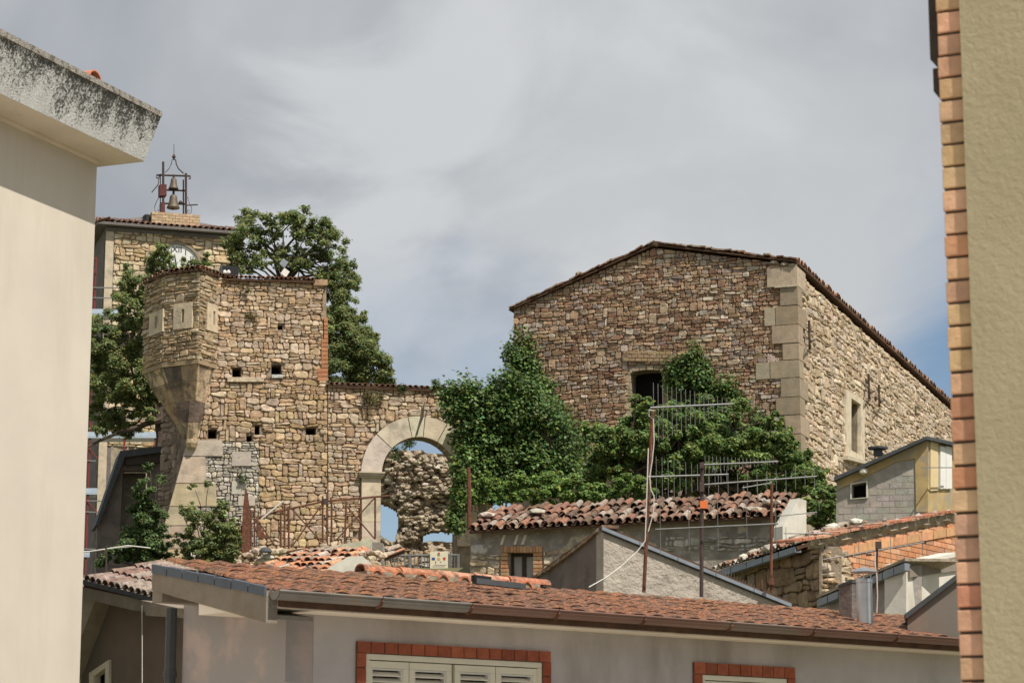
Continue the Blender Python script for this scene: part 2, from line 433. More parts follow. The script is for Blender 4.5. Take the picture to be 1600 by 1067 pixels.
def courses(outer, holes, w, h, joint, rag=0.3):
    """rubble laid in rough wavering courses: stones of mixed width, some split into two thin ones, some two courses high"""
    outer = ccw(outer); E = edges(outer); H = [edges(ccw(x)) for x in holes]
    xs = [p[0] for p in outer]; ys = [p[1] for p in outer]
    x0, x1 = min(xs) - w, max(xs) + w
    zs = [min(ys) - h]; 
    while zs[-1] < max(ys) + h: zs.append(zs[-1] + h * random.uniform(0.6, 1.35))
    sd = random.uniform(0, 90); amp = h * rag * 1.25
    def B(i, u):
        return zs[i] + amp * mnoise.noise(Vector((u / (w * 2.2), i * 1.7, sd))) + amp * .7 * mnoise.noise(Vector((u / (w * .8), i * 2.9, sd + 7)))
    raw = []; taken = [[] for _ in zs]
    g = joint / 2
    for i in range(len(zs) - 1):
        u = x0 - random.uniform(0, w); sl = 0
        while u < x1:
            hh = zs[i + 1] - zs[i]
            ww = w * random.choice((.45, .6, .75, .9, 1.05, 1.3, 1.6)) * random.uniform(.9, 1.1)
            s2 = random.uniform(-.3, .3) * hh
            hit = [t for t in taken[i] if t[0] - .25 * w < u + ww and t[1] > u]
            if hit:
                t = min(hit)
                if t[0] <= u + .3 * w: u = t[1]; sl = 0; continue
                ww = t[0] - u; s2 = 0
            top = i + 1
            if i + 2 < len(zs) and random.random() < .10 and not hit and ww < 1.2 * w:
                top = i + 2; taken[i + 1].append((u, u + ww)); s2 = 0; 
            parts = [(0.0, 1.0)]
            if top == i + 1 and random.random() < .22 and ww > .55 * w:
                c = random.uniform(.35, .65); parts = [(0, c), (c, 1)]
            for (a, b) in parts:
                def V(uu, f): lo, hi = B(i, uu), B(top, uu); return lo + (hi - lo) * f
                pl = []
                n = 3
                for k in range(n + 1):
                    uu = u + g + (ww - 2 * g) * k / n; pl.append((uu + sl * a + (s2 - sl) * a * k / n, V(uu, a) + g + random.uniform(-.05, .05) * h))
                for k in range(n, -1, -1):
                    uu = u + g + (ww - 2 * g) * k / n; pl.append((uu + sl * b + (s2 - sl) * b * k / n, V(uu, b) - g + random.uniform(-.05, .05) * h))
                raw.append(pl)
            u += ww; sl = s2
    res = []
    for p in raw:
        cx = sum(q[0] for q in p) / len(p); cy = sum(q[1] for q in p) / len(p)
        if any(all(nx * cx + ny * cy < c for nx, ny, c in hh) for hh in H): continue
        for nx, ny, c in E:
            p = clip(p, nx, ny, c)
            if len(p) < 3: break
        if len(p) < 3: continue
        for hh in H:
            if any(all(nx * q[0] + ny * q[1] < c + g for nx, ny, c in hh) for q in p):
                best = max(hh, key=lambda e: e[0] * cx + e[1] * cy - e[2])
                p = clip(p, -best[0], -best[1], -best[2] - g)
                if len(p) < 3: break
        if len(p) < 3 or area(p) < 0.07 * w * h: continue
        res.append(p)
    return res
def chaikin(p, k=0.22):
    o = []; n = len(p)
    for i in range(n):
        a, b, c = p[i - 1], p[i], p[(i + 1) % n]
        v1 = (a[0] - b[0], a[1] - b[1]); v2 = (c[0] - b[0], c[1] - b[1]); l1 = math.hypot(*v1); l2 = math.hypot(*v2)
        if l1 < 1e-5 or l2 < 1e-5: continue
        cs = (v1[0] * v2[0] + v1[1] * v2[1]) / (l1 * l2)
        if cs < -.6: o.append(b); continue
        r1, r2 = min(k * 1.6 * l1, .45 * l1, .06), min(k * 1.6 * l2, .45 * l2, .06)
        o.append((b[0] + v1[0] / l1 * r1, b[1] + v1[1] / l1 * r1)); o.append((b[0] + v2[0] / l2 * r2, b[1] + v2[1] / l2 * r2))
    return o
def stone_geo(mb, pl, poly, depth, c, rnd=0.22, inset=0.75, base=-0.03):
    p = chaikin(poly, rnd) if rnd > 0 else poly
    n = len(p); cx = sum(q[0] for q in p) / n; cy = sum(q[1] for q in p) / n
    gx, gz = random.uniform(-.12, .12), random.uniform(-.15, .15)
    h = depth * random.uniform(0.45, 1.3)
    vs = [pl.at(q[0], q[1], base) for q in p]
    vs += [pl.at(q[0], q[1], h * 0.45 + (q[0] - cx) * gx + (q[1] - cy) * gz + random.uniform(-.1, .1) * depth) for q in p]
    for q in p:
        k = inset + random.uniform(-.08, .08)
        vs.append(pl.at(cx + (q[0] - cx) * k, cy + (q[1] - cy) * k, h + (q[0] - cx) * gx + (q[1] - cy) * gz + random.uniform(-.12, .12) * depth))
    fs = []
    for a in (0, n):
        fs += [(a + i, a + (i + 1) % n, a + n + (i + 1) % n, a + n + i) for i in range(n)]
    fs.append(tuple(2 * n + i for i in range(n)))
    mb.add(vs, fs, c)
def masonry(parent, pl, outer, holes, w, h, palette, depth=0.035, joint=0.02, nmax=300, name='stone', mat=None, rag=0.3, rnd=0.2, maxpart=None, inset=0.78):
    cs = courses(outer, holes, w, h, joint, rag)
    cs.sort(key=lambda p: -area(p))
    left = nmax if maxpart is None else maxpart
    rest = MB(); mat = mat or MT['stone']
    for i, p in enumerate(cs):
        c = jit(random.choice(palette), 0.2, 0.025)
        if i < left:
            b = MB(); stone_geo(b, pl, p, depth, c, rnd, inset); b.build(name, mat, parent)
        else:
            stone_geo(rest, pl, p, depth, c, rnd, inset)
    if rest.v: rest.build('small_stones', mat, parent, kind='stuff')
    return len(cs)
TAN = [(0.531, 0.384, 0.244), (0.479, 0.34, 0.21), (0.561, 0.424, 0.294), (0.429, 0.295, 0.184), (0.5, 0.394, 0.299), (0.581, 0.453, 0.334), (0.398, 0.291, 0.204)]
BROWN = [(0.37, 0.247, 0.163), (0.32, 0.198, 0.128), (0.42, 0.302, 0.204), (0.47, 0.361, 0.255), (0.28, 0.163, 0.107), (0.4, 0.282, 0.194), (0.46, 0.312, 0.189), (0.5, 0.416, 0.332), (0.34, 0.262, 0.224)]
PALE = [(0.563, 0.446, 0.321), (0.514, 0.4, 0.277), (0.592, 0.493, 0.378), (0.466, 0.358, 0.242), (0.533, 0.437, 0.339)]
GREYS = [(.50, .46, .40), (.42, .38, .32), (.56, .52, .46), (.36, .32, .27)]

# ---- barrel tiles
def tile_mesh(w, l, tint, mat, seg=6, rise=0.42, t=0.014, taper=0.82, name='roof_tile', flip=False):
    mb = MB(); vs = []; fs = []
    for (y, k) in ((0, 1.0), (l, taper)):
        for o in (0, 1):
            for i in range(seg + 1):
                a = math.pi * i / seg; r = w / 2 * k - o * t
                z = r * math.sin(a) * rise * 2
                vs.append((-r * math.cos(a), y, -z if flip else z))
    n = seg + 1
    for i in range(seg):
        fs.append((i, i + 1, 2 * n + i + 1, 2 * n + i)); fs.append((n + i + 1, n + i, 3 * n + i, 3 * n + i + 1)); fs.append((i + 1, i, n + i, n + i + 1))
        fs.append((2 * n + i, 2 * n + i + 1, 3 * n + i + 1, 3 * n + i))
    mb.add(vs, fs, tint)
    return mb
TERRA = [(.46, .175, .085), (.40, .15, .08), (.50, .22, .12), (.34, .16, .10), (.44, .25, .16)]
OLD = [(.30, .15, .09), (.22, .12, .08), (.38, .22, .14), (.42, .32, .22), (.17, .11, .08), (.34, .17, .10), (.40, .19, .11)]
def tile_roof(parent, A, B, up, ncol, nrow, palette, ov=1.25, cover=0.8, jitter=0.03, rise=0.42, miss=0.0, nmax=300, pans=True, slabt=0.05, mat=None, slab=True, name='roof_tile', lift=0.0, tilt=-0.06, thick=0.014):
    A, B, up = Vector(A), Vector(B), Vector(up); mat = mat or MT['tile']
    cd = (B - A) / ncol; rd = up / nrow
    x = cd.normalized(); y = rd.normalized(); z = x.cross(y).normalized()
    if z.z < 0: z = -z; 
    x = y.cross(z).normalized()
    w = cd.length * cover; l = rd.length * ov
    vars_ = [tile_mesh(w, l, jit(c, .1), mat, rise=rise, t=thick).mesh(name, mat) for c in palette for _ in range(2)]
    pv = [tile_mesh(cd.length * 0.62, l, jit(c, .1), mat, rise=0.3, flip=True, taper=1.0).mesh('pan_tile', mat) for c in palette] if pans else []
    if slab:
        b = MB(); b.box(A - z * (slabt + .035), B - A, up, z * slabt); b.build('roof_slab', MT['tile_under'], parent)
    k = 0; rest = MB()
    for r in range(nrow):
        for c in range(ncol):
            if random.random() < miss and r > 0: continue
            q = A + cd * (c + .5) + rd * r + z * (0.018 * 1 + lift)
            q += x * random.uniform(-jitter, jitter) * .5 + y * random.uniform(-jitter, jitter) + z * random.uniform(0, jitter * .4)
            tl = Matrix.Rotation(tilt + random.uniform(-jitter, jitter), 4, x) @ Matrix.Rotation(random.uniform(-jitter, jitter) * 1.5, 4, z)
            m4 = Matrix((x, y, z)).transposed().to_4x4()
            m4 = Matrix.Translation(q) @ (tl @ m4)
            if k < nmax:
                inst(random.choice(vars_), parent, m4, name)
            else:
                t = tile_mesh(w, l, jit(random.choice(palette), .12), mat, seg=4, rise=rise)
                rest.add([m4 @ Vector(v) for v in t.v], t.f, t.c[0])
            k += 1
    if pans:
        k2 = 0
        for r in range(nrow if ncol * nrow < 160 else 1):
            for c in range(ncol + 1):
                if r and random.random() < miss: continue
                q = A + cd * c + rd * r + z * 0.02
                m4 = Matrix.Translation(q) @ Matrix((x, y, z)).transposed().to_4x4()
                inst(random.choice(pv), parent, m4, 'pan_tile'); k2 += 1
    if rest.v: rest.build('far_tiles', mat, parent, kind='stuff')

# ---- foliage
def leaves(name, blobs, n, size, mat, parent, up=0.5, aspect=0.6, shell=0.15, tintvar=0.35, extra=None):
    """blobs: (centre Vector, radius (rx,ry,rz)); leaf-sized folded faces through the outer layer of every clump"""
    C = np.array([b[0][:] for b in blobs]); Rr = np.array([b[1] for b in blobs])
    wgt = (Rr[:, 0] * Rr[:, 2]); wgt = wgt / wgt.sum()
    ix = RNG.choice(len(blobs), n, p=wgt)
    d = RNG.normal(size=(n, 3)); d /= np.linalg.norm(d, axis=1)[:, None]
    rad = 1 - np.abs(RNG.normal(0, shell, n)); inner = RNG.random(n) < 0.45
    rad = np.where(inner, RNG.random(n) ** 0.5, rad)
    rad += RNG.normal(0, .2, n)
    pos = C[ix] + d * Rr[ix] * rad[:, None]
    nm = d * 0.55 + RNG.normal(size=(n, 3)) * 0.5 + np.array([0, 0, up * .4]) + np.array(sun_dir[:]) * .85      # leaves turn to the light
    nm /= np.linalg.norm(nm, axis=1)[:, None]
    a = np.cross(nm, RNG.normal(size=(n, 3))); a /= np.linalg.norm(a, axis=1)[:, None]
    b = np.cross(nm, a)
    s = size * RNG.uniform(0.6, 1.25, n)[:, None]
    V = np.empty((n, 4, 3))
    V[:, 0] = pos - a * s * .5; V[:, 2] = pos + a * s * .5
    V[:, 1] = pos + b * s * .5 * aspect + nm * s * .12; V[:, 3] = pos - b * s * .5 * aspect + nm * s * .12
    o = Vector(C.mean(0).tolist())
    V = (V.reshape(-1, 3) - np.array(o[:])).astype(np.float32)
    me = bpy.data.meshes.new(name)
    me.vertices.add(4 * n); me.vertices.foreach_set('co', V.ravel())
    base = np.arange(n) * 4
    tri = np.stack([base, base + 1, base + 2, base, base + 2, base + 3], 1).ravel().astype(np.int32)
    me.loops.add(6 * n); me.loops.foreach_set('vertex_index', tri)
    me.polygons.add(2 * n); me.polygons.foreach_set('loop_start', np.arange(0, 6 * n, 3, dtype=np.int32))
    me.polygons.foreach_set('loop_total', np.full(2 * n, 3, np.int32))
    at = me.color_attributes.new('tint', 'FLOAT_COLOR', 'POINT')
    blobt = RNG.uniform(.8, 1.2, len(blobs))[ix]
    k = np.exp(RNG.normal(0, tintvar, n)) * blobt; hue = RNG.normal(0, .12, n)
    cc = np.ones((n, 4), np.float32); cc[:, 0] = k * (1 + hue * 1.6); cc[:, 1] = k; cc[:, 2] = k * (1 - hue)
    cc = np.clip(cc, .1, 3)
    at.data.foreach_set('color', np.repeat(cc, 4, 0).ravel().astype(np.float32))
    me.materials.append(mat); me.update(); me.validate()
    ob = bpy.data.objects.new(name, me); COL.objects.link(ob)
    ob.parent = parent; ob.location = o - WPOS[parent.name]
    return ob
def inpoly(x, y, poly):
    c = False; n = len(poly); j = n - 1
    for i in range(n):
        if (poly[i][1] > y) != (poly[j][1] > y) and x < (poly[j][0] - poly[i][0]) * (y - poly[i][1]) / (poly[j][1] - poly[i][1]) + poly[i][0]: c = not c
        j = i
    return c
def poly_blobs(pl, poly, n, r0, r1, out=0.3, flat=0.6):
    xs = [p[0] for p in poly]; ys = [p[1] for p in poly]; res = []
    while len(res) < n:
        x = random.uniform(min(xs), max(xs)); y = random.uniform(min(ys), max(ys))
        if not inpoly(x, y, poly): continue
        r = random.uniform(r0, r1)
        res.append((pl.hit(x, y) + pl.n * random.uniform(0, out), (r, r * flat, r)))
    return res
def px_blobs(lst, Y, dj=0.8, sub=5, fl=0.75):
    """clumps given as photo column, row and radius at depth Y, each split into smaller clumps"""
    res = []
    for (x, y, r) in lst:
        rm = r / FPX * Y
        c = P(x, y, Y) + Vector((0, random.uniform(-dj, dj), 0))
        for k in range(sub * 2):
            d = Vector((random.gauss(0, 1), random.gauss(0, 1), random.gauss(0, 1))).normalized() * rm * random.uniform(.3, .98)
            rr = rm * random.uniform(.2, .42)
            res.append((c + d, (rr, rr, rr * fl)))
    return res
def wob(pts, a):
    return [Vector(p) + Vector((random.uniform(-a, a), random.uniform(-a, a), random.uniform(-a, a))) * (0 if i in (0, len(pts) - 1) else 1) for i, p in enumerate(pts)]
def limb(mb, a, b, r0, r1, bend=0.15, n=5):
    a, b = Vector(a), Vector(b)
    pts = [a.lerp(b, i / n) for i in range(n + 1)]
    mb.tube(wob(pts, bend * (b - a).length / n), r0, 6, r1)
def rock(mb, c, r, col, seed):
    import bmesh
    bm = bmesh.new(); bmesh.ops.create_icosphere(bm, subdivisions=1, radius=1)
    vs = []
    for v in bm.verts:
        k = 1 + 0.35 * mnoise.noise(v.co * 1.3 + Vector((seed * 3.7, seed, 0)))
        vs.append(Vector(c) + Vector((v.co.x * r[0], v.co.y * r[1], v.co.z * r[2])) * k)
    fs = [tuple(v.index for v in f.verts) for f in bm.faces]
    bm.free(); mb.add(vs, fs, col)
def text_mesh(body, size, mat, name, m4, parent, ext=0.004):
    cu = bpy.data.curves.new(name, 'FONT'); cu.body = body; cu.size = size; cu.align_x = 'CENTER'; cu.align_y = 'CENTER'; cu.extrude = ext
    tmp = bpy.data.objects.new('tmp', cu); COL.objects.link(tmp)
    dg = bpy.context.evaluated_depsgraph_get(); dg.update()
    me = bpy.data.meshes.new_from_object(tmp.evaluated_get(dg)); me.name = name
    bpy.data.objects.remove(tmp); me.materials.clear(); me.materials.append(mat)
    return inst(me, parent, m4, name)
def plane_m4(pl, u, z, off):
    q = pl.at(u, z, off); x = pl.d.copy(); zz = Vector((0, 0, 1)); n = pl.n
    if x.cross(zz).dot(n) < 0: x = -x
    return Matrix.Translation(q) @ Matrix((x, zz, n)).transposed().to_4x4()
UP = Vector((0, 0, 1))
# ================================================================== GROUND
def ground_z(x, y):
    if y < 20: z = -1.6
    elif y < 56: z = -1.6 + (y - 20) / 36.0 * 7.0
    elif y < 112: z = 5.4
    else: z = 5.4 - 30 * (1 - math.exp(-(y - 112) / 160.0))
    s = max(0.0, abs(x) - 45) / 220.0
    return z - 14 * (1 - math.exp(-s * s))
gx = [-3500, -1500, -700, -350, -200, -120, -80, -55, -40, -28, -18, -10, -4, 2, 8, 14, 22, 32, 45, 60, 85, 130, 220, 400, 800, 1600, 3500]
gy = [-400, -150, -60, -25, -8, 0, 6, 12, 17, 20, 23, 27, 32, 38, 44, 50, 56, 64, 74, 86, 100, 112, 125, 145, 175, 220, 300, 420, 620, 1000, 1800, 3500, 6000]
g = MB()
g.add([(x, y, ground_z(x, y) + (random.uniform(-.15, .15) if 24 < y < 130 else 0)) for y in gy for x in gx],
      [(j * len(gx) + i, j * len(gx) + i + 1, (j + 1) * len(gx) + i + 1, (j + 1) * len(gx) + i) for j in range(len(gy) - 1) for i in range(len(gx) - 1)])
g.build('ground', MT['ground'], smooth=True, kind='structure')

st = MB(); st.box((-14, -40, -1.75), Vector((28, 0, 0)), Vector((0, 59, 0)), UP * .16); st.build('street', MT['paving'], kind='structure')  # unseen pale paving, added so sun bounces up onto the shaded house fronts

# ================================================================== CREAM HOUSE, near left
W = Plane(133, 26, 22.4)
zS = W.hit(133, 243).z
nb = -W.n * 8
cream = thing('cream_house', 'near cream stucco house with lichen-stained concrete eaves on the left side', 'house', W.at(0, -1.6))
b = MB(); b.box(W.at(0, -2.2), -W.d * 13, nb, UP * (zS + 2.2 + 0.02)); b.build('wall', MT['cream'], cream)
q = ray(225, 253); B = q * (zS / q.z)
tE = (B - W.o).dot(W.d); oE = (B - W.o).dot(W.n)
lean, fh = 0.2, 0.50
fm = M('lichen_stained_fascia', (0.76, 0.755, 0.74), 0.95, 0.14, 10, 0.7, 40, 0.012)
# black lichen runs down from the top edge in ragged tongues
t_ = fm.node_tree; L_ = t_.links.new; bs_ = t_.nodes['Principled BSDF']; old = bs_.inputs['Base Color'].links[0].from_socket
ge_ = t_.nodes.new('ShaderNodeNewGeometry'); se_ = t_.nodes.new('ShaderNodeSeparateXYZ'); L_(ge_.outputs['Position'], se_.inputs[0])
def fnz(sc_, st, det):
    mp = t_.nodes.new('ShaderNodeMapping'); L_(ge_.outputs['Position'], mp.inputs[0]); mp.inputs['Scale'].default_value = st
    n = t_.nodes.new('ShaderNodeTexNoise'); n.inputs['Scale'].default_value = sc_; n.inputs['Detail'].default_value = det; n.inputs['Roughness'].default_value = .7
    L_(mp.outputs[0], n.inputs[0]); return n.outputs['Fac']
def fma(op, a, b_):
    n = t_.nodes.new('ShaderNodeMath'); n.operation = op
    for i, x in enumerate((a, b_)):
        if isinstance(x, (int, float)): n.inputs[i].default_value = x
        else: L_(x, n.inputs[i])
    return n.outputs[0]
hh_ = fma('DIVIDE', fma('SUBTRACT', se_.outputs[2], zS), fh)
v_ = fma('ADD', fma('MULTIPLY', hh_, 0.42), fma('MULTIPLY', fnz(3.6, (1, .6, .28), 5), 1.5))
v_ = fma('ADD', v_, fma('MULTIPLY', fnz(34, (1, 1, 1), 3), 1.5))
mr_ = t_.nodes.new('ShaderNodeMapRange'); mr_.interpolation_type = 'SMOOTHSTEP'; L_(v_, mr_.inputs[0])
mr_.inputs['From Min'].default_value = 1.58; mr_.inputs['From Max'].default_value = 1.95; mr_.inputs['To Max'].default_value = .93
mx_ = t_.nodes.new('ShaderNodeMix'); mx_.data_type = 'RGBA'; L_(mr_.outputs[0], mx_.inputs[0]); L_(old, mx_.inputs[6]); mx_.inputs[7].default_value = (.055, .05, .042, 1)
L_(mx_.outputs[2], bs_.inputs['Base Color'])
def wp(o, z, t): return W.at(t, z, o)
b = MB(); t0 = -13
b.prism([wp(0, zS, tE), wp(oE, zS, tE), wp(oE + .012, zS + .05, tE), wp(-.4, zS + .05, tE), wp(-.4, zS, tE)], W.d * (t0 - tE)); b.build('soffit', MT['soffit'], cream)
b = MB(); b.prism([wp(oE + .004, zS + .005, tE + .003), wp(oE + lean, zS + fh, tE + .003), wp(oE + lean - .12, zS + fh + .05, tE + .003), wp(-.5, zS + fh + .05, tE + .003), wp(-.5, zS + .052, tE + .003), wp(oE - .02, zS + .052, tE + .003)], W.d * (t0 - tE)); b.build('fascia', fm, cream)
b = MB(); b.prism([wp(oE + lean + .012, zS + fh - .005, tE + .01), wp(oE + lean + .012, zS + fh + .06, tE + .01), wp(oE + lean - .1, zS + fh + .075, tE + .01), wp(oE + lean - .1, zS + fh - .005, tE + .01)], W.d * (t0 - tE)); b.build('drip_edge', M('gritty_edge', (.34, .31, .27), 1, .3, 30, 1.0, 50, .02, stain=(.12, .11, .09), sscale=14, slo=.5, shi=.6, samt=.8), cream)
b = MB(); b.pbox(W, t0, -.002, zS - .05, zS - .002, 0, .03); b.build('eave_bead', MT['soffit'], cream)
b = MB(); b.prism([wp(oE + lean - .13, zS + fh + .055, tE - .1), wp(-4.5, zS + 1.6, tE - .1), wp(-9, zS + fh + .055, tE - .1)], W.d * (t0 - tE)); b.build('roof', MT['tile_under'], cream)
tm = tile_mesh(.26, .5, (.62, .23, .13), MT['tile'], seg=8, rise=.5).mesh('eave_tile', M('fresh_terracotta', (.60, .22, .12), .9, .12, 20, .4, 60, .006))
pt = W.hit(147, 120, oE + lean - .12); tt = (pt - W.o).dot(W.d)
for k in range(24):
    t = tt - k * .45 if k else tt
    o_ = wp(oE + lean - (.10 if k == 0 else .42), zS + fh + .075, t)
    x, y = -W.d, -W.n; z = UP
    inst(tm, cream, Matrix.Translation(o_) @ Matrix((x, y, x.cross(y) if x.cross(y).z > 0 else -x.cross(y))).transposed().to_4x4(), 'eave_tile')

# ================================================================== OCHRE HOUSE with brick edge, near right
O = Plane(1500, 7, -66)
uL = O.uv(1482, 533)[0]; uR = O.uv(1521, 533)[0]
dirl = 1 if uL > uR else -1
ochre = thing('ochre_house', 'near ochre stucco house with a brick edged corner on the right side', 'house', O.at(uL, -1.6))
b = MB(); b.box(O.at(uL - .003 * dirl, -2.0, -.008), O.d * (-dirl * 8), -O.n * 7, UP * 7.5); b.build('wall_core', MT['joint'], ochre)
b = MB(); b.box(O.at(uR, -2.0, -.03), O.d * (-dirl * 7.9), O.n * .052, UP * 7.5); b.build('wall', MT['ochre'], ochre)
bh = 0.0695; z = O.uv(1497, 1100)[1] - 6 * bh; k = 0
BR = [(.58, .345, .215), (.60, .355, .225), (.58, .37, .20), (.54, .28, .165), (.60, .38, .225), (.57, .335, .215), (.52, .245, .14)]
bt = [MB() for _ in range(len(BR) * 2)]
while z < 5.4:
    m = MB(); j = random.uniform(-.003, .003); j2 = random.uniform(-.003, .003)
    w = abs(uR - uL) + .03
    for (a0, a1, c0, c1) in [(0, w, .0, .0)]:
        u0 = uL + dirl * j; 
        p = [(u0, z), (u0 - dirl * w, z + .001), (u0 - dirl * w, z + bh - .0075), (u0, z + bh - .0085 + random.uniform(-.001, .001))]
        e = .0025
        fr = [O.at(p[i][0] + (-dirl * e if i in (0, 3) else dirl * e), p[i][1] + (e if i < 2 else -e), .004 + j2) for i in range(4)]
        md = [O.at(p[i][0], p[i][1], j2) for i in range(4)]
        bk = [O.at(p[i][0], p[i][1], -.11) for i in range(4)]
        m.add(fr + md + bk, [(0, 1, 2, 3)] + [(i, (i + 1) % 4, 4 + (i + 1) % 4, 4 + i) for i in range(4)] + [(4 + i, 4 + (i + 1) % 4, 8 + (i + 1) % 4, 8 + i) for i in range(4)] + [(8, 9, 10, 11)], jit(random.choice(BR), .1))
    m.build('brick', MT['brick'], ochre)
    z += bh
b = MB()
za = O.uv(1455, 95)[1]; zb = O.uv(1455, 156)[1]
uo = O.uv(1446, 60)[0]; uo2 = O.uv(1452, 130)[0]
b.prism([O.at(uL + dirl * .002, zb, -.05), O.at(uo2, zb + .04, -.05), O.at(uo2, za - .01, -.05), O.at(uL + dirl * .002, za - .01, -.05)], -O.n * .25)
b.build('corbel_block', MT['wood'], ochre)  # brick blocks in near-black wood colour, their shade painted in
b = MB(); b.prism([O.at(uL + dirl * .002, za, -.05), O.at(uo, za + .02, -.05), O.at(uo, za + 2.2, -.05), O.at(uL + dirl * .002, za + 2.2, -.05)], -O.n * .25)
b.build('corbel_block', MT['wood'], ochre)
b = MB(); b.box(O.at(uL + dirl * .3, 5.52, .35), O.d * (-dirl * 8.4), -O.n * 7.6, UP * .18); b.build('roof', MT['tile_under'], ochre)

# ================================================================== GREY HOUSE across the front
G = Plane(450, 18, 49.5); K = Plane(450, 18, -40.5)
grey = thing('grey_house', 'long grey stucco house with orange mottled tile roof and brown gutter in the foreground', 'house', G.at(0, -1.6))
zs = G.uv(480, 959)[1]
LEN = 8.8
vp = K.d.copy()                                    # away from the eave, up the slope
b = MB()
# front wall with window openings
def gz(px, py): return G.uv(px, py)
def gu(px): return G.uv(px, 1040)[0]
w1 = (gu(570), gu(846), -.4, gz(570, 1020)[1]); w2 = (gu(1095), gu(1228), -.4, gz(1095, 1053)[1])
b.slab(G, [(.253, -2), (LEN, -2), (LEN, zs), (.253, zs)], [[(w[0], w[2]), (w[1], w[2]), (w[1], w[3]), (w[0], w[3])] for w in (w1, w2)], -.3, 0)
b.build('front_wall', MT['grey_st'], grey)
def hitdir(E, d, px):
    # distance along d from E where it projects to column px
    a = (px - 800) / FPX
    # X + dx t = a * depth(t); depth along camera axis
    ax = Vector((0, CP, SP))
    return (a * E.dot(ax) - E.x) / (d.x - a * d.dot(ax))
of, ol = .30, .40
E = K.o + G.n * of + K.n * ol; 
r = ray(415, 915); E.z = r.z / r.y * E.y
tR = hitdir(E, vp, 235)
Rr_ = E + vp * tR; r = ray(235, 880); zr = (r * (Rr_.y / r.y)).z
slope = (zr - E.z) / tR
ROOFW = tR
upv = vp * ROOFW + UP * (zr - E.z)
gd = G.d
b = MB()
wl_ = tR - of; uK = K.uv(286, 1000)[0]
b2 = MB(); b2.prism([K.at(0, -2), K.at(uK, -2), K.at(uK, zs + slope * uK), K.at(0, zs - .0)], -K.n * .25)
b2.build('side_wall', MT['mauve'], grey)
b = MB(); b.box(G.at(LEN, -2, -.31), -gd * .25, vp * (wl_ - .5), UP * (zs + 2)); b.build('end_wall', MT['grey_st'], grey)
# soffit slab and fascia
zE = E.z
b = MB(); o0 = E + gd * .0; 
b.prism([Vector((E.x, E.y, zs)) + gd * .02, Vector((E.x, E.y, zs)) + gd * .02 + UP * (zE - zs - .05), Vector((E.x, E.y, zs)) + gd * .02 + UP * (zE - zs - .05 + slope * .9) + vp * .9, Vector((E.x, E.y, zs)) + gd * .02 + vp * .9], gd * (LEN + .3))
b.build('soffit', MT['soffit'], grey)
# gable verge: concrete rake and zinc flashings
b = MB(); e0 = E - UP * .035 + gd * .01
hR = .20
b.prism([e0, e0 - UP * hR * 1.15, e0 - UP * hR * .85 + upv * 1.0, e0 + upv * 1.0], gd * .10)
b.build('rake_fascia', MT['concrete'], grey)
b = MB(); b.prism([e0 + gd * .1 - UP * .17, e0 + gd * .1 - UP * .17 + upv, e0 + gd * (ol + .02) - UP * .17 + upv, e0 + gd * (ol + .02) - UP * .17], -UP * .03); b.build('gable_soffit', MT['concrete'], grey)
vf_ = M('blue_grey_flashing', (.10, .12, .155), .6, .15, 6, .1, 30, .003, metallic=.2)  # zinc in a darker base colour that carries the verge's shade
for i in range(7):
    b = MB(); s0, s1 = i / 7.0 + .004, (i + 1) / 7.0 - .004
    q0 = e0 + upv * s0 + UP * (.03 + .004 * (i % 2)); q1 = e0 + upv * s1 + UP * (.03 + .004 * (i % 2))
    b.prism([q0 - gd * .012, q0 - gd * .012 - UP * .068, q1 - gd * .012 - UP * .068, q1 - gd * .012], gd * .018)
    b.add([q0 - gd * .012, q1 - gd * .012, q1 + gd * .02 + UP * .004, q0 + gd * .02 + UP * .004], [(0, 1, 2, 3)])
    b.build('verge_flashing', vf_, grey)
# beam end under the far corner of the verge
qb = E + upv * .99
b = MB(); b.box(qb + gd * .02 - UP * .30 - vp * .12, gd * .5, vp * .14, UP * .26); b.build('rear_beam', MT['concrete'], grey)
# roof tiles
A0 = E + gd * .06 + UP * .03; B0 = A0 + gd * (LEN + .3)
GT = [(.42, .19, .10), (.37, .165, .09), (.40, .20, .115), (.33, .165, .10), (.44, .185, .09)]
tile_roof(grey, A0 - vp * .05 - UP * .095 + gd * .055, B0 - vp * .05 - UP * .095, upv + vp * .05 + UP * .075, 42, 6, GT, ov=1.12, cover=.97, jitter=.012, rise=.17, pans=True, mat=MT['mottled'], tilt=.0, thick=.006)
b = MB(); b.box(A0 + upv - UP * 1.2 - vp * .12 + gd * .4, B0 - A0 - gd * .5, vp * .1, UP * 1.12); b.build('rear_wall', MT['grey_st'], grey)
# ridge capping
tmr = [tile_mesh(.15, .46, jit(c), MT['tile'], seg=8, rise=.42).mesh('ridge_tile', MT['tile']) for c in [(.50, .21, .125), (.46, .19, .11), (.48, .25, .165)]]
tme = [tile_mesh(.13, .3, jit(c), MT['tile'], seg=8, rise=.5).mesh('tile_end', MT['tile']) for c in [(.55, .18, .09), (.50, .20, .1)]]
rid = A0 + upv - UP * .005
t0_, t1_ = hitdir(rid, gd, 562), hitdir(rid, gd, 832)
mb_ = MB(); mb_.box(rid + gd * t0_ - UP * .02 - vp * .10, gd * (t1_ - t0_), vp * .2, UP * .06); mb_.build('ridge_mortar', MT['mortar_pale'], grey)
t = t0_
while t < t1_:
    q0 = rid + gd * t + UP * .045
    x = vp; y = gd; zc = UP
    inst(random.choice(tmr), grey, Matrix.Translation(q0) @ Matrix.Rotation(random.uniform(-.03, .03), 4, 'Z') @ Matrix((-x, y, UP)).transposed().to_4x4(), 'ridge_tile')
    t += .40
t = t0_ + .1
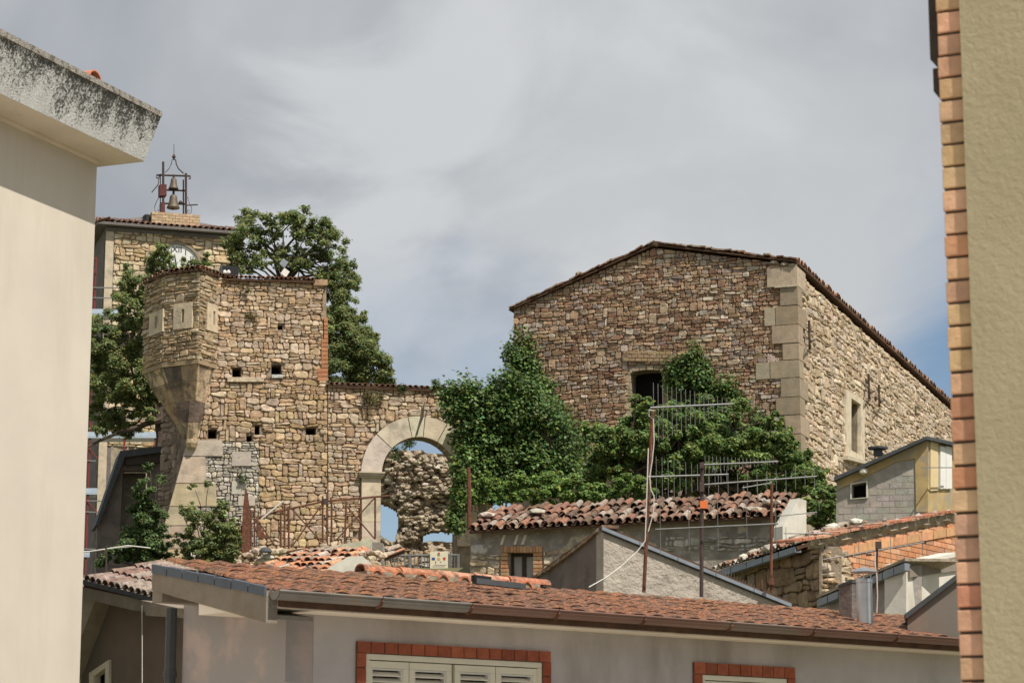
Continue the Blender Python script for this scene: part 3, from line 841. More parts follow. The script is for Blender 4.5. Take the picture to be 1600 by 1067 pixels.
while t < t1_ - .1:
    q0 = rid + gd * t - vp * .115 - UP * .005
    inst(random.choice(tme), grey, Matrix.Translation(q0) @ Matrix((gd, vp, UP)).transposed().to_4x4(), 'tile_end')
    t += .235
# gutter in lengths, half grey half brown, with brackets
gr_ = .062
gx0 = E - vp * (gr_ + .005) + gd * .03 - UP * .04
def gutter_piece(t0, t1, mat):
    m = MB(); seg = 8; vs = []; fs = []
    for t in (t0, t1):
        for rr in (gr_, gr_ - .006):
            for i in range(seg + 1):
                a = math.pi * i / seg
                vs.append(gx0 + gd * t + vp * (-math.cos(a) * rr) - UP * (math.sin(a) * rr * 1.02))
    n = seg + 1
    for i in range(seg):
        fs += [(i, i + 1, 2 * n + i + 1, 2 * n + i), (n + i + 1, n + i, 3 * n + i, 3 * n + i + 1), (i, i + 1, n + i + 1, n + i), (2 * n + i + 1, 2 * n + i, 3 * n + i, 3 * n + i + 1)]
    fs += [(0, n, 3 * n, 2 * n), (n - 1, 2 * n - 1, 4 * n - 1, 3 * n - 1)]
    m.add(vs, fs)
    m.tube([gx0 + gd * t0 - vp * gr_, gx0 + gd * t1 - vp * gr_], .010, 6)
    m.build('gutter_length', mat, grey)
cuts = [hitdir(gx0, gd, p_) for p_ in (590, 730, 865, 1000, 1135, 1265, 1395)]
edges_ = [0.0] + cuts + [LEN + .25]
for i in range(len(edges_) - 1):
    gutter_piece(edges_[i] + .004, edges_[i + 1] - .004, MT['gutter_grey'] if i < 2 else MT['copper'])
for i, t in enumerate(cuts):
    m = MB(); pr = []
    m.tube([gx0 + gd * t + vp * (-math.cos(math.pi * j / 8) * (gr_ + .006)) - UP * (math.sin(math.pi * j / 8) * (gr_ + .006) * 1.02) for j in range(9)], .010, 5)
    m.build('gutter_bracket', MT['rust'], grey)
m = MB(); m.prism([gx0 + vp * (-math.cos(math.pi * j / 8) * gr_) - UP * (math.sin(math.pi * j / 8) * gr_ * 1.02) for j in range(9)], gd * .012); m.build('gutter_end', MT['gutter_grey'], grey)
# brick framed windows with louvred shutters
RB = [(.36, .105, .055), (.33, .095, .05), (.39, .12, .065), (.30, .09, .05)]
def shutter_window(u0, u1, zt, leaves_px, bw):
    win = MB()
    hz = (abs(u1 - u0)) 
    x = u0 - bw
    nt = max(3, round((u1 - u0 + 2 * bw) / .135)); st = (u1 - u0 + 2 * bw) / nt
    for i in range(nt):
        m = MB(); m.pbox(G, x + i * st + .005, x + (i + 1) * st - .005, zt + .004, zt + bw, -.05, .022 + random.uniform(-.002, .002), jit(random.choice(RB))); m.build('brick', MT['brick'], grey)
    for s in (u0 - bw, u1):
        for k in range(7):
            m = MB(); m.pbox(G, s + .002, s + bw - .002, zt - (k + 1) * .115 + .008, zt - k * .115, -.05, .022 + random.uniform(-.002, .002), jit(random.choice(RB))); m.build('brick', MT['brick'], grey)
    m = MB(); m.pbox(G, u0 - bw, u1 + bw, zt + .001, zt + bw - .002, -.02, .013); m.pbox(G, u0 - bw, u0 - .001, zt - .9, zt - .003, -.02, .013); m.pbox(G, u1 + .001, u1 + bw, zt - .9, zt - .003, -.02, .013); m.build('window_mortar', MT['joint'], grey)
    m = MB(); m.pbox(G, u0 + .003, u1 - .003, zt - .045, zt - .003, -.12, .008)
    m.pbox(G, u0 + .003, u0 + .04, zt - .95, zt - .047, -.12, .008); m.pbox(G, u1 - .04, u1 - .003, zt - .95, zt - .047, -.12, .008)
    fr = m.build('window_frame', MT['frame'], grey)
    m = MB(); m.pbox(G, u0 + .01, u1 - .01, zt - 1.1, zt - .05, -.2, -.17); m.build('window_back', MT['dark'], grey)
    for (a, b_) in leaves_px:
        zt2 = zt - .05; fw = .055
        m = MB()
        m.pbox(G, a + .004, b_ - .004, zt2 - fw, zt2 - .003, -.08, -.005)
        m.pbox(G, a + .004, a + fw, zt2 - .9, zt2 - fw - .001, -.08, -.005); m.pbox(G, b_ - fw, b_ - .004, zt2 - .9, zt2 - fw - .001, -.08, -.005)
        lf = m.build('shutter', MT['frame'], grey)
        m = MB()
        e = .014
        m.pbox(G, a + fw, b_ - fw, zt2 - fw - e, zt2 - fw - .002, -.06, -.015); m.pbox(G, a + fw + .001, a + fw + e, zt2 - .9, zt2 - fw - e - .001, -.06, -.015); m.pbox(G, b_ - fw - e, b_ - fw - .001, zt2 - .9, zt2 - fw - e - .001, -.06, -.015)
        m.build('shutter_bead', MT['white'], lf)
        k = 0; zz_ = zt2 - fw - e - .018
        while zz_ > zt2 - .8:
            m = MB(); A_ = G.at(a + fw + e + .002, zz_, -.062)
            m.box(A_, G.d * (b_ - a - 2 * fw - 2 * e - .004), G.n * .045 - UP * .030, UP * .008 + G.n * .004); m.build('slat', MT['slat'], lf)
            zz_ -= .047
        m = MB(); hx = a + .012 if leaves_px.index((a, b_)) % 2 == 0 else b_ - .024
        m.pbox(G, hx, hx + .012, zt2 - .30, zt2 - .20, -.004, .014); m.build('hinge', MT['rust'], lf)
lv = [(gu(573), gu(640)), (gu(640), gu(707)), (gu(711), gu(775)), (gu(775), gu(842))]
shutter_window(w1[0], w1[1], w1[3], lv, gu(572) - gu(557.5))
mid2 = (w2[0] + w2[1]) / 2
shutter_window(w2[0], w2[1], w2[3], [(w2[0] + .04, mid2), (mid2, w2[1] - .04)], gu(1096) - gu(1083))
# corner downpipe
m = MB(); c0 = K.at(wl_ * 1.02 + .10, 0, .08)
r = ray(267, 1000); c0 = K.hit(267, 1000, .07); c0.z = 0
m.tube([c0 + UP * (zs + .12), c0 - UP * 2], .045, 8); dp = m.build('downpipe', MT['slate'], grey)
m = MB(); zj = K.hit(262, 1052, .07).z; m.tube([c0 + UP * (zj + .02), c0 + UP * (zj - .03)], .055, 8); m.build('pipe_collar', MT['slate'], dp)

# ---- loose things on that roof
m = MB(); q0 = P(745, 911, E.y + gd.y * hitdir(E, gd, 745) + .9); q1 = P(822, 920, E.y + gd.y * hitdir(E, gd, 822) + .9)
bar = thing('roof_bar', 'dark flat metal bar lying on the orange tiles below the ridge caps', 'metal bar', q0)
m.box(q0, q1 - q0, vp * .06, UP * .045); m.build('bar', MT['slate'], bar)
m = MB(); m.box(q0 - (q1 - q0) * .02 + vp * .01 + UP * .02, (q1 - q0) * .33, vp * .05, UP * .05); m.build('bar_sleeve', MT['black'], bar)

# ================================================================== BROWN HOUSE, low left
Bp = Plane(285, 27.5, -40.5)
brown = thing('brown_house', 'small shaded brown house with a sloping cream verge behind the cream house corner', 'house', Bp.at(0, -1.6))
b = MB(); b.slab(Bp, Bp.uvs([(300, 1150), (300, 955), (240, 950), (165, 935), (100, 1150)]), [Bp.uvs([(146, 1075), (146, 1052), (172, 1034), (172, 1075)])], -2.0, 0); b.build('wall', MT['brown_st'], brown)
b = MB(); b.slab(Bp, Bp.uvs([(143, 1078), (143, 1051), (174, 1030), (174, 1078)]), [Bp.uvs([(150, 1075), (150, 1056), (168, 1043), (168, 1075)])], -.06, .035); b.build('window_frame', MT['frame'], brown)
b = MB(); b.slab(Bp, Bp.uvs([(148, 1078), (148, 1050), (170, 1034), (170, 1078)]), [], -.2, -.1); b.build('window_pane', MT['glass'], brown)
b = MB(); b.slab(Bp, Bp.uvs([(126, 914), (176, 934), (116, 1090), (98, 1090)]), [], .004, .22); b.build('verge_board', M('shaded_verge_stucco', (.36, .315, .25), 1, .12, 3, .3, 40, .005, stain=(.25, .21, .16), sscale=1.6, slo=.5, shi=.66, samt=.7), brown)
b = MB(); b.slab(Bp, Bp.uvs([(129, 912), (243, 936), (287, 948), (287, 960), (240, 955), (168, 938)]), [], .003, .28); b.build('eave_band', MT['concrete'], brown)
b = MB(); b.prism([Bp.hit(x, y, .30) for x, y in ((127, 905), (242, 934), (242, 941), (127, 912))], -Bp.n * .06); b.build('gutter', MT['slate'], brown)
A_ = Bp.hit(130, 906, .28); B_ = Bp.hit(243, 934, .28)
tile_roof(brown, A_, B_, (-Bp.n * 1.0 + UP * .27), 11, 3, [(.27, .185, .15), (.32, .23, .19), (.24, .155, .125), (.36, .28, .24)], ov=1.2, cover=.85, jitter=.012)
b = MB(); b.slab(Plane(250, 26.8, -40.5), Plane(250, 26.8, -40.5).uvs([(232, 938), (290, 950), (285, 965), (240, 962)]), [], -.2, .1); b.build('cornice_block', MT['concrete'], brown)
cb = MB(); cb.tube([Bp.hit(222, 945, .3), Bp.hit(222, 1100, .3)], .006, 4); cb.build('cable', MT['cable'], brown)
# ================================================================== STONE HALL with gable
F = Plane(1250, 77, -70.2); S = Plane(1250, 77, 19.8)
hall = thing('stone_hall', 'big gabled rubble stone hall with pale corner quoins on the right of the hill', 'building', F.at(0, 5.4))
fo = F.uvs([(803, 484), (1022, 388)]) + [(0, F.uv(1241, 414)[1]), (0, F.uv(1246, 800)[1])] + F.uvs([(798, 800)])
whole = F.uvs([(984, 672), (984, 584), (988, 580.5), (1010, 577.5), (1031, 578), (1035, 582), (1035, 672)])
b = MB(); b.slab(F, fo, [whole], -.7, -.03); b.build('front_wall', MT['mortar'], hall)
fo2 = F.uvs([(803, 484), (1022, 388)]) + [(.02, F.uv(1241, 414)[1]), (.02, F.uv(1245, 745)[1])] + F.uvs([(798, 745)])
wsur = F.uvs([(980, 672), (981, 571), (1039, 570), (1038, 672)])
nst = masonry(hall, F, fo2, [wsur], .26, .125, BROWN, depth=.055, joint=.012, nmax=300, rag=.34, rnd=.2, inset=.84)
# surround of the window opening
wc = [(.40, .32, .22), (.36, .28, .19), (.44, .36, .25)]
ring_o = F.uvs([(981, 584), (986, 575), (1010, 571), (1033, 571.5), (1039, 582)]); ring_i = F.uvs([(984, 585), (988, 580.5), (1010, 577.5), (1031, 578), (1035, 583)])
for i in range(4):
    for h in range(2):
        def lp(a, b_, t): return (a[0] + (b_[0] - a[0]) * t, a[1] + (b_[1] - a[1]) * t)
        t0, t1 = h * .5 + .03, h * .5 + .47
        q = [lp(ring_i[i], ring_i[i + 1], t0), lp(ring_i[i], ring_i[i + 1], t1), lp(ring_o[i], ring_o[i + 1], t1), lp(ring_o[i], ring_o[i + 1], t0)]
        m = MB(); m.prism([F.at(p[0], p[1], -.3) for p in q], F.n * (.295 + random.uniform(0, .015)), jit(random.choice(wc))); m.build('lintel_brick', MT['brick'], hall)
for (xa, xb) in ((977, 985), (1035, 1043)):
    y = 586
    while y < 672:
        dy = random.uniform(7, 13)
        q = F.uvs([(xa + random.uniform(-4, 2) if xa < 1000 else xa, y), (xb + (random.uniform(-2, 4) if xa > 1000 else 0), y), (xb, y + dy - 1), (xa, y + dy - 1)])
        m = MB(); m.prism([F.at(p[0], p[1], -.35) for p in q], F.n * (.345 + random.uniform(0, .02)), jit(random.choice(wc))); m.build('jamb_stone', MT['stone'], hall)
        y += dy
b = MB(); b.slab(F, F.uvs([(975, 690), (975, 570), (1045, 570), (1045, 690)]), [], -.78, -.72); b.build('window_back', MT['dark'], hall)
# patch of thin bricks over the window
for r_ in range(3):
    for k in range(8):
        x0 = 975 + k * 9.5 + (r_ % 2) * 4; y0 = 549 + r_ * 5.5 + k * .1
        q = F.uvs([(x0, y0), (x0 + 8.5, y0), (x0 + 8.5, y0 + 4.5), (x0, y0 + 4.5)])
        m = MB(); m.prism([F.at(p[0], p[1], -.02) for p in q], F.n * (.09 + random.uniform(0, .02)), jit((.38, .27, .16))); m.build('brick', MT['brick'], hall)
# quoins on the corner
y = 417.0; i = 0
hs = [31, 30, 30, 29, 26, 28, 30, 28, 30, 33, 28, 34, 30, 30, 28]
ws = [42, 22, 30, 36, 20, 40, 24, 32, 20, 42, 26, 34, 20, 38, 26]
w2s = [12, 6, 12, 6, 11, 6, 12, 7, 13, 6, 12, 7, 12, 6, 10]
for h_, w_, v_ in zip(hs, ws, w2s):
    z1 = F.uv(1243, y)[1]; z0 = F.uv(1243, y + h_ - 1.2)[1]
    du = abs(F.uv(1243 - w_, 500)[0]); dv = abs(S.uv(1243 + v_, 500)[0])
    m = MB(); pr = .09 + random.uniform(0, .02)
    o = F.at(0, z0) + F.n * pr + S.n * .11
    m.box(o, F.d * (du + .11), S.d * (dv + pr), UP * (z1 - z0), jit(random.choice([(.70, .60, .49), (.62, .525, .42), (.74, .63, .515), (.58, .50, .42)]) if i else (.82, .72, .61), .08, .015))
    if i in (2, 5, 8, 11):
        m2 = MB(); m2.box(F.at(du + .02, z0, -.02), F.d * random.uniform(.3, .5), F.n * .10, UP * (z1 - z0 - .02), jit((.78, .72, .64))); m2.build('quoin', MT['ashlar'], hall)
    m.build('quoin', MT['ashlar'], hall); y += h_; i += 1
m = MB(); zc = F.uv(1243, 449)[1]; m.box(F.at(-.0, zc) + F.n * .16 + S.n * .10, F.d * .75, S.d * 1.4, UP * .05, (1, .95, .85)); m.build('string_course', MT['ashlar'], hall)
# side wall
LS = S.uv(1520, 660)[0]
zt0 = S.uv(1243, 424)[1]
so_ = [(0, 4), (LS, 4), (LS, zt0), (0, zt0)]
sw = S.uvs([(1326, 703), (1326, 622), (1341, 632), (1341, 712)])
b = MB(); b.slab(S, so_, [sw], -.7, -.03); b.build('side_wall', MT['mortar_pale'], hall)
sur = S.uvs([(1318, 716), (1318, 608), (1347, 626), (1347, 724)])
zlow = F.uv(1243, 760)[1]
masonry(hall, S, [(.5, zlow), (LS, zlow), (LS, zt0 - .02), (.5, zt0 - .02)], [sur], .50, .21, PALE, depth=.065, joint=.022, maxpart=0, rag=.4, rnd=.22)
su = S.uvs([(1318, 608), (1347, 626), (1347, 724), (1318, 716)])
m = MB(); m.slab(S, su, [sw], -.3, .10, (1.15, 1.08, .95)); m.build('window_surround', MT['ashlar'], hall)
m = MB(); m.slab(S, S.uvs([(1314, 712), (1350, 722), (1350, 727), (1314, 718)]), [], -.1, .25, (1, .95, .85)); m.build('window_sill', MT['ashlar'], hall)
m = MB(); m.slab(S, S.uvs([(1324, 720), (1324, 615), (1343, 625), (1343, 720)]), [], -.5, -.42); m.build('shutter', M('pale_wood_shutter', (.40, .30, .19), .9, .2, 6, .2, 30), hall)
b = MB(); b.box(F.at(0, 4) + S.d * (LS - .05), F.d * 9.0, S.d * .4, UP * (zt0 - 4)); b.build('rear_wall', MT['mortar'], hall)
b = MB(); b.box(F.at(9.55, 4) - F.n * .72, -F.d * .5, S.d * (LS - .8), UP * (F.uv(803, 490)[1] - 4)); b.build('far_wall', MT['mortar'], hall)
# iron wall anchors
for (x, y, h_) in ((1264, 528, 44), (1357, 608, 38), (1373, 622, 34)):
    m = MB(); a = S.hit(x, y - h_ * .62, .2); c = S.hit(x + 1, y + h_ * .4, .2)
    m.tube([a, c], .045, 5); m.tube([S.hit(x - 1, y - 10, .15), S.hit(x + 3, y + 6, .42), S.hit(x + 9, y + 3, .2)], .035, 5); m.build('wall_anchor', MT['wood'], hall)
# roof: two slabs, verge tiles up both rakes, barrel tiles along the side eave
ap = F.hit(1022, 383, .18); le = F.hit(795, 485, .18); re = F.hit(1243, 410, .18) - F.d * .03
for a, c in ((le, ap), (ap, re)):
    m = MB(); m.prism([a, c, c + UP * .05, a + UP * .05], S.d * (LS + .8)); m.build('roof', MT['tile_under'], hall)
def verge(a, c, n, pal):
    d = (c - a).normalized(); st = (c - a).length / n
    for i in range(n):
        m = MB(); o = a + d * (i * st) + UP * random.uniform(.08, .11) + F.n * random.uniform(-.02, .06)
        tl = UP * random.uniform(-.03, .05)
        m.box(o, d * st * 1.06 + tl, S.d * .45, UP * random.uniform(.035, .06) , jit(random.choice(pal), .2)); m.build('verge_tile', MT['tile'], hall)
verge(le, ap, 24, [(.24, .12, .08), (.20, .10, .07), (.34, .2, .13), (.40, .30, .22)])
verge(ap, re, 22, [(.30, .17, .11), (.38, .28, .2), (.42, .33, .25), (.22, .12, .08)])
for (x, y) in ((1018, 382), (1026, 382), (1210, 410), (1226, 413), (1238, 415), (905, 428), (862, 452), (820, 472)):
    m = MB(); rock(m, F.hit(x, y, .05), (.16, .12, .09), jit((.40, .32, .25)), x); m.build('verge_stone', MT['stone'], hall)
ea = re + UP * .06 + S.d * .15
tile_roof(hall, ea, ea + S.d * LS, (ap - re).normalized() * .6, int(LS / .36), 1, OLD, ov=1.0, cover=.9, jitter=.05, nmax=120, rise=.45)

# ================================================================== GATE TOWER WALL
T = Plane(435, 61, 78)
tow = thing('tower_wall', 'square rubble stone tower wall with small put-log holes beside the round corner turret', 'ruined wall', T.at(0, 5.4))
def rect(x0, y0, x1, y1): return T.uvs([(x0, y1), (x0, y0), (x1, y0), (x1, y1)])
holes = [rect(363, 574, 377, 589), rect(424, 569, 440, 585), rect(325, 670, 339, 685), rect(398, 664, 406, 679), rect(385, 680, 394, 690), rect(478, 668, 494, 679), rect(434, 508, 442, 515)]
to = T.uvs([ (510, 438), (511, 905), (238, 905), (294, 690), (300, 640), (300, 434)])
b = MB(); b.slab(T, to, holes, -.6, -.03); b.build('wall', MT['mortar'], tow)
b = MB(); b.slab(T, T.uvs([(335, 440), (505, 445), (505, 895), (300, 895), (325, 690)]), [], -.66, -.61); b.build('dark_back', MT['dark'], tow)
zmid = T.uv(400, 592)[1]; zlow_ = T.uv(400, 690)[1]; ulow = T.uv(402, 700)[0]
class Pal(list): pass
masonry(tow, T, T.uvs([(330, 434), (505, 438), (505, 592), (330, 592)]), holes[:2] + holes[6:], .215, .115, TAN, depth=.038, joint=.011, nmax=150, rag=.36)
masonry(tow, T, T.uvs([(300, 593), (511, 593), (511, 690), (297, 690)]), holes[2:6], .235, .13, TAN + [(.40, .28, .15), (.48, .35, .21)], depth=.042, joint=.012, nmax=90, rag=.36)
masonry(tow, T, T.uvs([(404, 690), (511, 690), (511, 905), (404, 905)]), [], .255, .145, TAN + [(.50, .37, .215), (.45, .325, .185)], depth=.045, joint=.012, nmax=60, rag=.36)
masonry(tow, T, T.uvs([(320, 690), (404, 690), (404, 905), (290, 905), (300, 740)]), [], .17, .10, GREYS + [(.55, .48, .36)], depth=.035, joint=.014, nmax=0, rag=.4)
# battered corner of dressed blocks
y = 688.0
for h_, fr in ((26, .85), (42, .55), (36, 1.0), (30, .7), (36, .9), (40, .8)):
    xl = 293 - (y - 690) * .275; xl2 = 293 - (y + h_ - 690) * .275
    xr = xl + 62 * fr
    q = T.uvs([(xl2, y + h_ - 1.2), (xl, y), (xr, y), (xr + 2, y + h_ - 1.2)])
    m = MB(); m.slab(T, q, [], -.3, .06 + random.uniform(0, .02), jit(random.choice([(.92, .80, .63), (.95, .88, .78), (.88, .78, .65)]), .06)); m.build('quoin', MT['ashlar'], tow); y += h_
for (x0, y0, x1, y1) in ((362, 706, 392, 728), (362, 752, 385, 772), (372, 775, 398, 790)):
    m = MB(); m.slab(T, rect(x0, y0, x1, y1), [], -.05, .05, jit((.85, .84, .82))); m.build('quoin', MT['ashlar'], tow)
for (x0, y0, x1, y1, c) in ((424, 586, 442, 591, (.50, .50, .48)), (355, 590, 412, 597, (.55, .45, .33))):
    m = MB(); m.slab(T, rect(x0, y0, x1, y1), [], -.1, .09, c); m.build('hole_sill', MT['stone'], tow)
# left face of the tower foot, shade painted in as darker render and stones
Lf = Plane(296, 60.56, -38)
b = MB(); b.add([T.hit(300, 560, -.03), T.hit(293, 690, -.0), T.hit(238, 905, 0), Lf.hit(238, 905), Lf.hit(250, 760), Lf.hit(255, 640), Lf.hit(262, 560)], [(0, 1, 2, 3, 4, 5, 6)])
b.build('left_face', M('shade_toned_render', (.28, .215, .165), 1, .4, 7, 1.0, 11, .09, stain=(.09, .07, .055), sscale=4, slo=.5, shi=.62, samt=.7, sstretch=(1, 1, .4)), tow)
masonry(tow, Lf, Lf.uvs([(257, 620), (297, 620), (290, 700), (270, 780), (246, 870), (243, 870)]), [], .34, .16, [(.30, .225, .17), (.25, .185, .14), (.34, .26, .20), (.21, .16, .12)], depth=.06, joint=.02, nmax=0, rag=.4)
# brick repair down the right edge
y = 497
while y < 596:
    w_ = 5 if y < 530 else (9 if y < 575 else 15)
    m = MB(); m.slab(T, rect(511 - w_, y, 512, y + 5.6), [], -.5, .05 + random.uniform(0, .012), jit((.44, .20, .10))); m.build('brick', MT['brick'], tow); y += 6.6
m = MB(); m.slab(T, rect(489, 438, 511, 447), [], -.4, .10, (.42, .28, .18)); m.build('corner_cap', MT['stone'], tow)
a_ = T.hit(352, 433, .14); c_ = T.hit(492, 437, .14)
tile_roof(tow, a_, c_, -T.n * .5 + UP * .10, 20, 1, [(.36, .15, .09), (.30, .13, .08), (.42, .2, .12)], ov=1.0, cover=.95, jitter=.02, rise=.36)
b = MB(); b.box(T.at(T.uv(335, 500)[0], 5) - T.n * .67, T.d * 2.8, -T.n * 2.2, UP * (T.uv(400, 440)[1] - 5.1)); b.build('tower_body', MT['mortar'], tow)

# ================================================================== CORNER TURRET
zb_ = P(311, 562, 59.9).z; zt_ = P(311, 424, 59.9).z
ring = [(355, 61.15), (311, 59.9), (256, 60.45), (226, 61.5)]
tp = []
for px, Y in ring:
    q = P(px, 500, Y); tp.append(Vector((q.x, q.y, 0)))
cen = (tp[0] + tp[3]) / 2 + Vector((0, .35, 0))
tp += [cen * 2 - tp[1] - Vector((0, .0, 0)), cen * 2 - tp[2]]
tur = thing('corner_turret', 'small faceted stone bartizan turret with three arrow slit plates hanging on the tower corner', 'turret', Vector((cen.x, cen.y, zb_ - 2.2)))
b = MB(); b.prism([p + UP * zb_ for p in tp], UP * (zt_ - zb_)); b.build('core', MT['mortar'], tur)
class FP:
    def __init__(s, a, c):
        s.o = Vector((a.x, a.y, 0)); s.d = (c - a).normalized(); n = Vector((s.d.y, -s.d.x, 0)); s.n = n if n.dot(s.o - cen) > 0 else -n; s.len = (c - a).length
    hit = Plane.hit; uv = Plane.uv; at = Plane.at; uvs = Plane.uvs
plates = [(321, 343, 476, 519), (273, 302, 474, 514), (236, 257, 487, 522)]
for i in range(3):
    f = FP(tp[i], tp[i + 1])
    x0, x1, y0, y1 = plates[i]
    pl_ = f.uvs([(x0, (y0 + y1) / 2), (x1, (y0 + y1) / 2)]); zc0 = f.uv((x0 + x1) / 2, y1)[1]; zc1 = f.uv((x0 + x1) / 2, y0)[1]
    ua, ub = sorted((pl_[0][0], pl_[1][0]))
    hole = [(ua, zc0), (ua, zc1), (ub, zc1), (ub, zc0)]
    masonry(tur, f, [(0.005, zb_ + .02), (f.len - .005, zb_ + .02), (f.len - .005, zt_), (.005, zt_)], [hole],   .30, .098, [(.46, .35, .22), (.40, .30, .18), (.50, .40, .27), (.36, .26, .16), (.44, .37, .28)], depth=.05, joint=.016, nmax=95, rag=.22, rnd=.12)
    um = (ua + ub) / 2; zm = (zc0 + zc1) / 2; sw_ = (ub - ua) * .07; shh = (zc1 - zc0) * .26
    m = MB(); m.slab(f, hole, [[(um - sw_, zm - shh), (um - sw_, zm + shh), (um + sw_, zm + shh), (um + sw_, zm - shh)]], -.12, .055, (1.1, .98, .82)); sp_ = m.build('slit_plate', MT['ashlar'], tur)
    m = MB(); m.pbox(f, um - sw_ * 2, um + sw_ * 2, zm - shh * 1.1, zm + shh * 1.1, -.10, -.06); m.build('slit', MT['dark'], sp_)  # near-black backing stands for the shade within the opening
# string course and corbel cone
def grow(k): return [cen + (p - cen) * k for p in tp]
b = MB(); b.prism([p + UP * (zb_ - .10) for p in grow(1.03)], UP * .11, (.62, .50, .36)); b.build('string_course', MT['ashlar'], tur)
tip = P(299, 688, 60.3)
g0 = grow(1.0)
cm = M('weathered_corbel', (1, 1, 1), 1, .3, 5, .7, 14, .04, tint=True, stain=(.10, .08, .06), sscale=3.0, slo=.47, shi=.6, samt=.7)
lev = [(0.0, 1.0), (.22, .82), (.48, .58), (.76, .32), (1.0, .13)]
zc_ = zb_ - .10; tb = Vector((tip.x, tip.y + .1, 0))
for k in range(4):
    for i in range(5):
        if i in (3, 4): pass
        def cp(p, L): return (tb + (p - tb) * L[1]) + UP * (zc_ + (tip.z - zc_) * L[0])
        a, c = g0[i], g0[(i + 1) % 6]
        nsub = 2 if k < 2 else 1
        for s in range(nsub):
            a2 = a.lerp(c, s / nsub + .012); c2 = a.lerp(c, (s + 1) / nsub - .012)
            q = [cp(a2, lev[k]), cp(c2, lev[k]), cp(c2, lev[k + 1]) + UP * .012, cp(a2, lev[k + 1]) + UP * .012]
            inn = Vector((tb.x, tb.y, 0)) - (a2 + c2) / 2; inn.z = 0; inn.normalize()
            m = MB(); o2 = inn * .14
            m.hexa([q[0], q[1], q[2], q[3], q[0] + o2, q[1] + o2, q[2] + o2, q[3] + o2], jit(random.choice([(.44, .31, .19), (.24, .175, .115), (.54, .40, .26), (.17, .13, .095), (.36, .26, .16)]))); m.build('corbel_stone', cm, tur)
b = MB(); vs = []
for L in lev:
    for p in g0: vs.append((tb + (p - tb) * L[1] * .97) + UP * (zc_ + (tip.z - zc_) * L[0]))
b.add(vs, [(k * 6 + i, k * 6 + (i + 1) % 6, (k + 1) * 6 + (i + 1) % 6, (k + 1) * 6 + i) for k in range(4) for i in range(6)]); b.build('corbel_core', MT['mortar'], tur)
m = MB(); m.lathe((tb.x, tb.y, tip.z - .22), [(.03, 0), (.12, .06), (.16, .16), (.15, .26)], 8, (.5, .38, .24)); m.build('corbel_boss', MT['stone'], tur)
# roof of the turret
apx = Vector((cen.x, cen.y + .2, zt_ + .36))
g2 = grow(1.07)
for i in range(3):
    a = g2[i + 1] + UP * (zt_ + .0); c = g2[i] + UP * (zt_ + .0)
    upv_ = apx - (a + c) / 2
    b = MB(); b.add([a, c, apx, a + UP * .05, c + UP * .05, apx + UP * .05], [(0, 2, 1), (3, 4, 5), (0, 1, 4, 3), (1, 2, 5, 4), (2, 0, 3, 5)]); b.build('roof', MT['tile_under'], tur)
    n_ = max(4, int((c - a).length / .15))
    tile_roof(tur, a + UP * .06, c + UP * .06, upv_ * .34, n_, 1, OLD + [(.5, .4, .3)], ov=1.1, cover=.95, jitter=.03, slab=False, rise=.4)

# ================================================================== GATE WALL with arch
gate = thing('gate_wall', 'rubble stone wall with a pale round gateway arch between tower and ivy', 'ruined wall', T.at(T.uv(600, 700)[0], 5.4))
ca = T.uv(655, 742); ri = (T.uv(714, 742)[0] - T.uv(596, 742)[0]) / 2; ro = (T.uv(655, 742)[0] - T.uv(563.5, 742)[0])
def arc(r, n, a0=180.0, a1=0.0): return [(ca[0] + r * math.cos(R(a0 + (a1 - a0) * i / n)), ca[1] + r * math.sin(R(a0 + (a1 - a0) * i / n))) for i in range(n + 1)]
zb0 = T.uv(596, 856)[1]
outer = T.uvs([(511, 905), (511, 599), (760, 609), (760, 905)]) 
outer = [outer[0], outer[1], outer[2], outer[3], (ca[0] + ri, outer[3][1])] + list(reversed(arc(ri, 16))) + [(ca[0] - ri, outer[3][1])]
b = MB(); b.slab(T, outer, [], -.6, -.03); b.build('wall', MT['mortar'], gate)
ah = arc(ro + .01, 10); ah = [(ca[0] - ro - .01, zb0 - 1)] + ah + [(ca[0] + ro + .01, zb0 - 1)]
masonry(gate, T, T.uvs([(512, 900), (512, 600), (745, 609), (745, 900)]), [ah, rect(478, 668, 494, 679)], .23, .125, TAN + [(.56, .46, .34)], depth=.042, joint=.012, nmax=300, rag=.36)
js = [180, 138, 102, 85, 62, 22, 0]
for i in range(6):
    a0, a1 = js[i] - .5, js[i + 1] + .5
    m = MB(); m.slab(T, arc(ro, 6, a0, a1) + list(reversed(arc(ri, 6, a0, a1))), [], -.45, .07 + random.uniform(0, .012), jit((1.12, 1.06, .97), .04)); m.build('voussoir', MT['ashlar'], gate)
for s in (-1, 1):
    ub_ = ca[0] + s * (ri + ro) / 2; hw = (ro - ri) / 2
    zt2 = ca[1] - .10; zbm = T.uv(580, 850)[1]
    for k in range(3):
        z0 = zt2 - (zt2 - zbm) * (k + 1) / 3; z1 = zt2 - (zt2 - zbm) * k / 3 - .008
        m = MB(); m.pbox(T, ub_ - hw * .92, ub_ + hw * .92, z0, z1, -.45, .08, jit((1.12, 1.02, .9), .04)); m.build('pillar_block', MT['ashlar'], gate)
    for (h0, h1, o) in ((0.0, .05, .13), (.05, .11, .18), (.11, .15, .22)):
        m = MB(); m.pbox(T, ub_ - hw * .95 - o * .35, ub_ + hw * .95 + o * .35, zt2 + h0 - .02, zt2 + h1 - .021, -.47, o, (.98, .9, .8)); m.build('impost', MT['ashlar'], gate)
a_ = T.hit(513, 600, .12); c_ = T.hit(742, 609, .12)
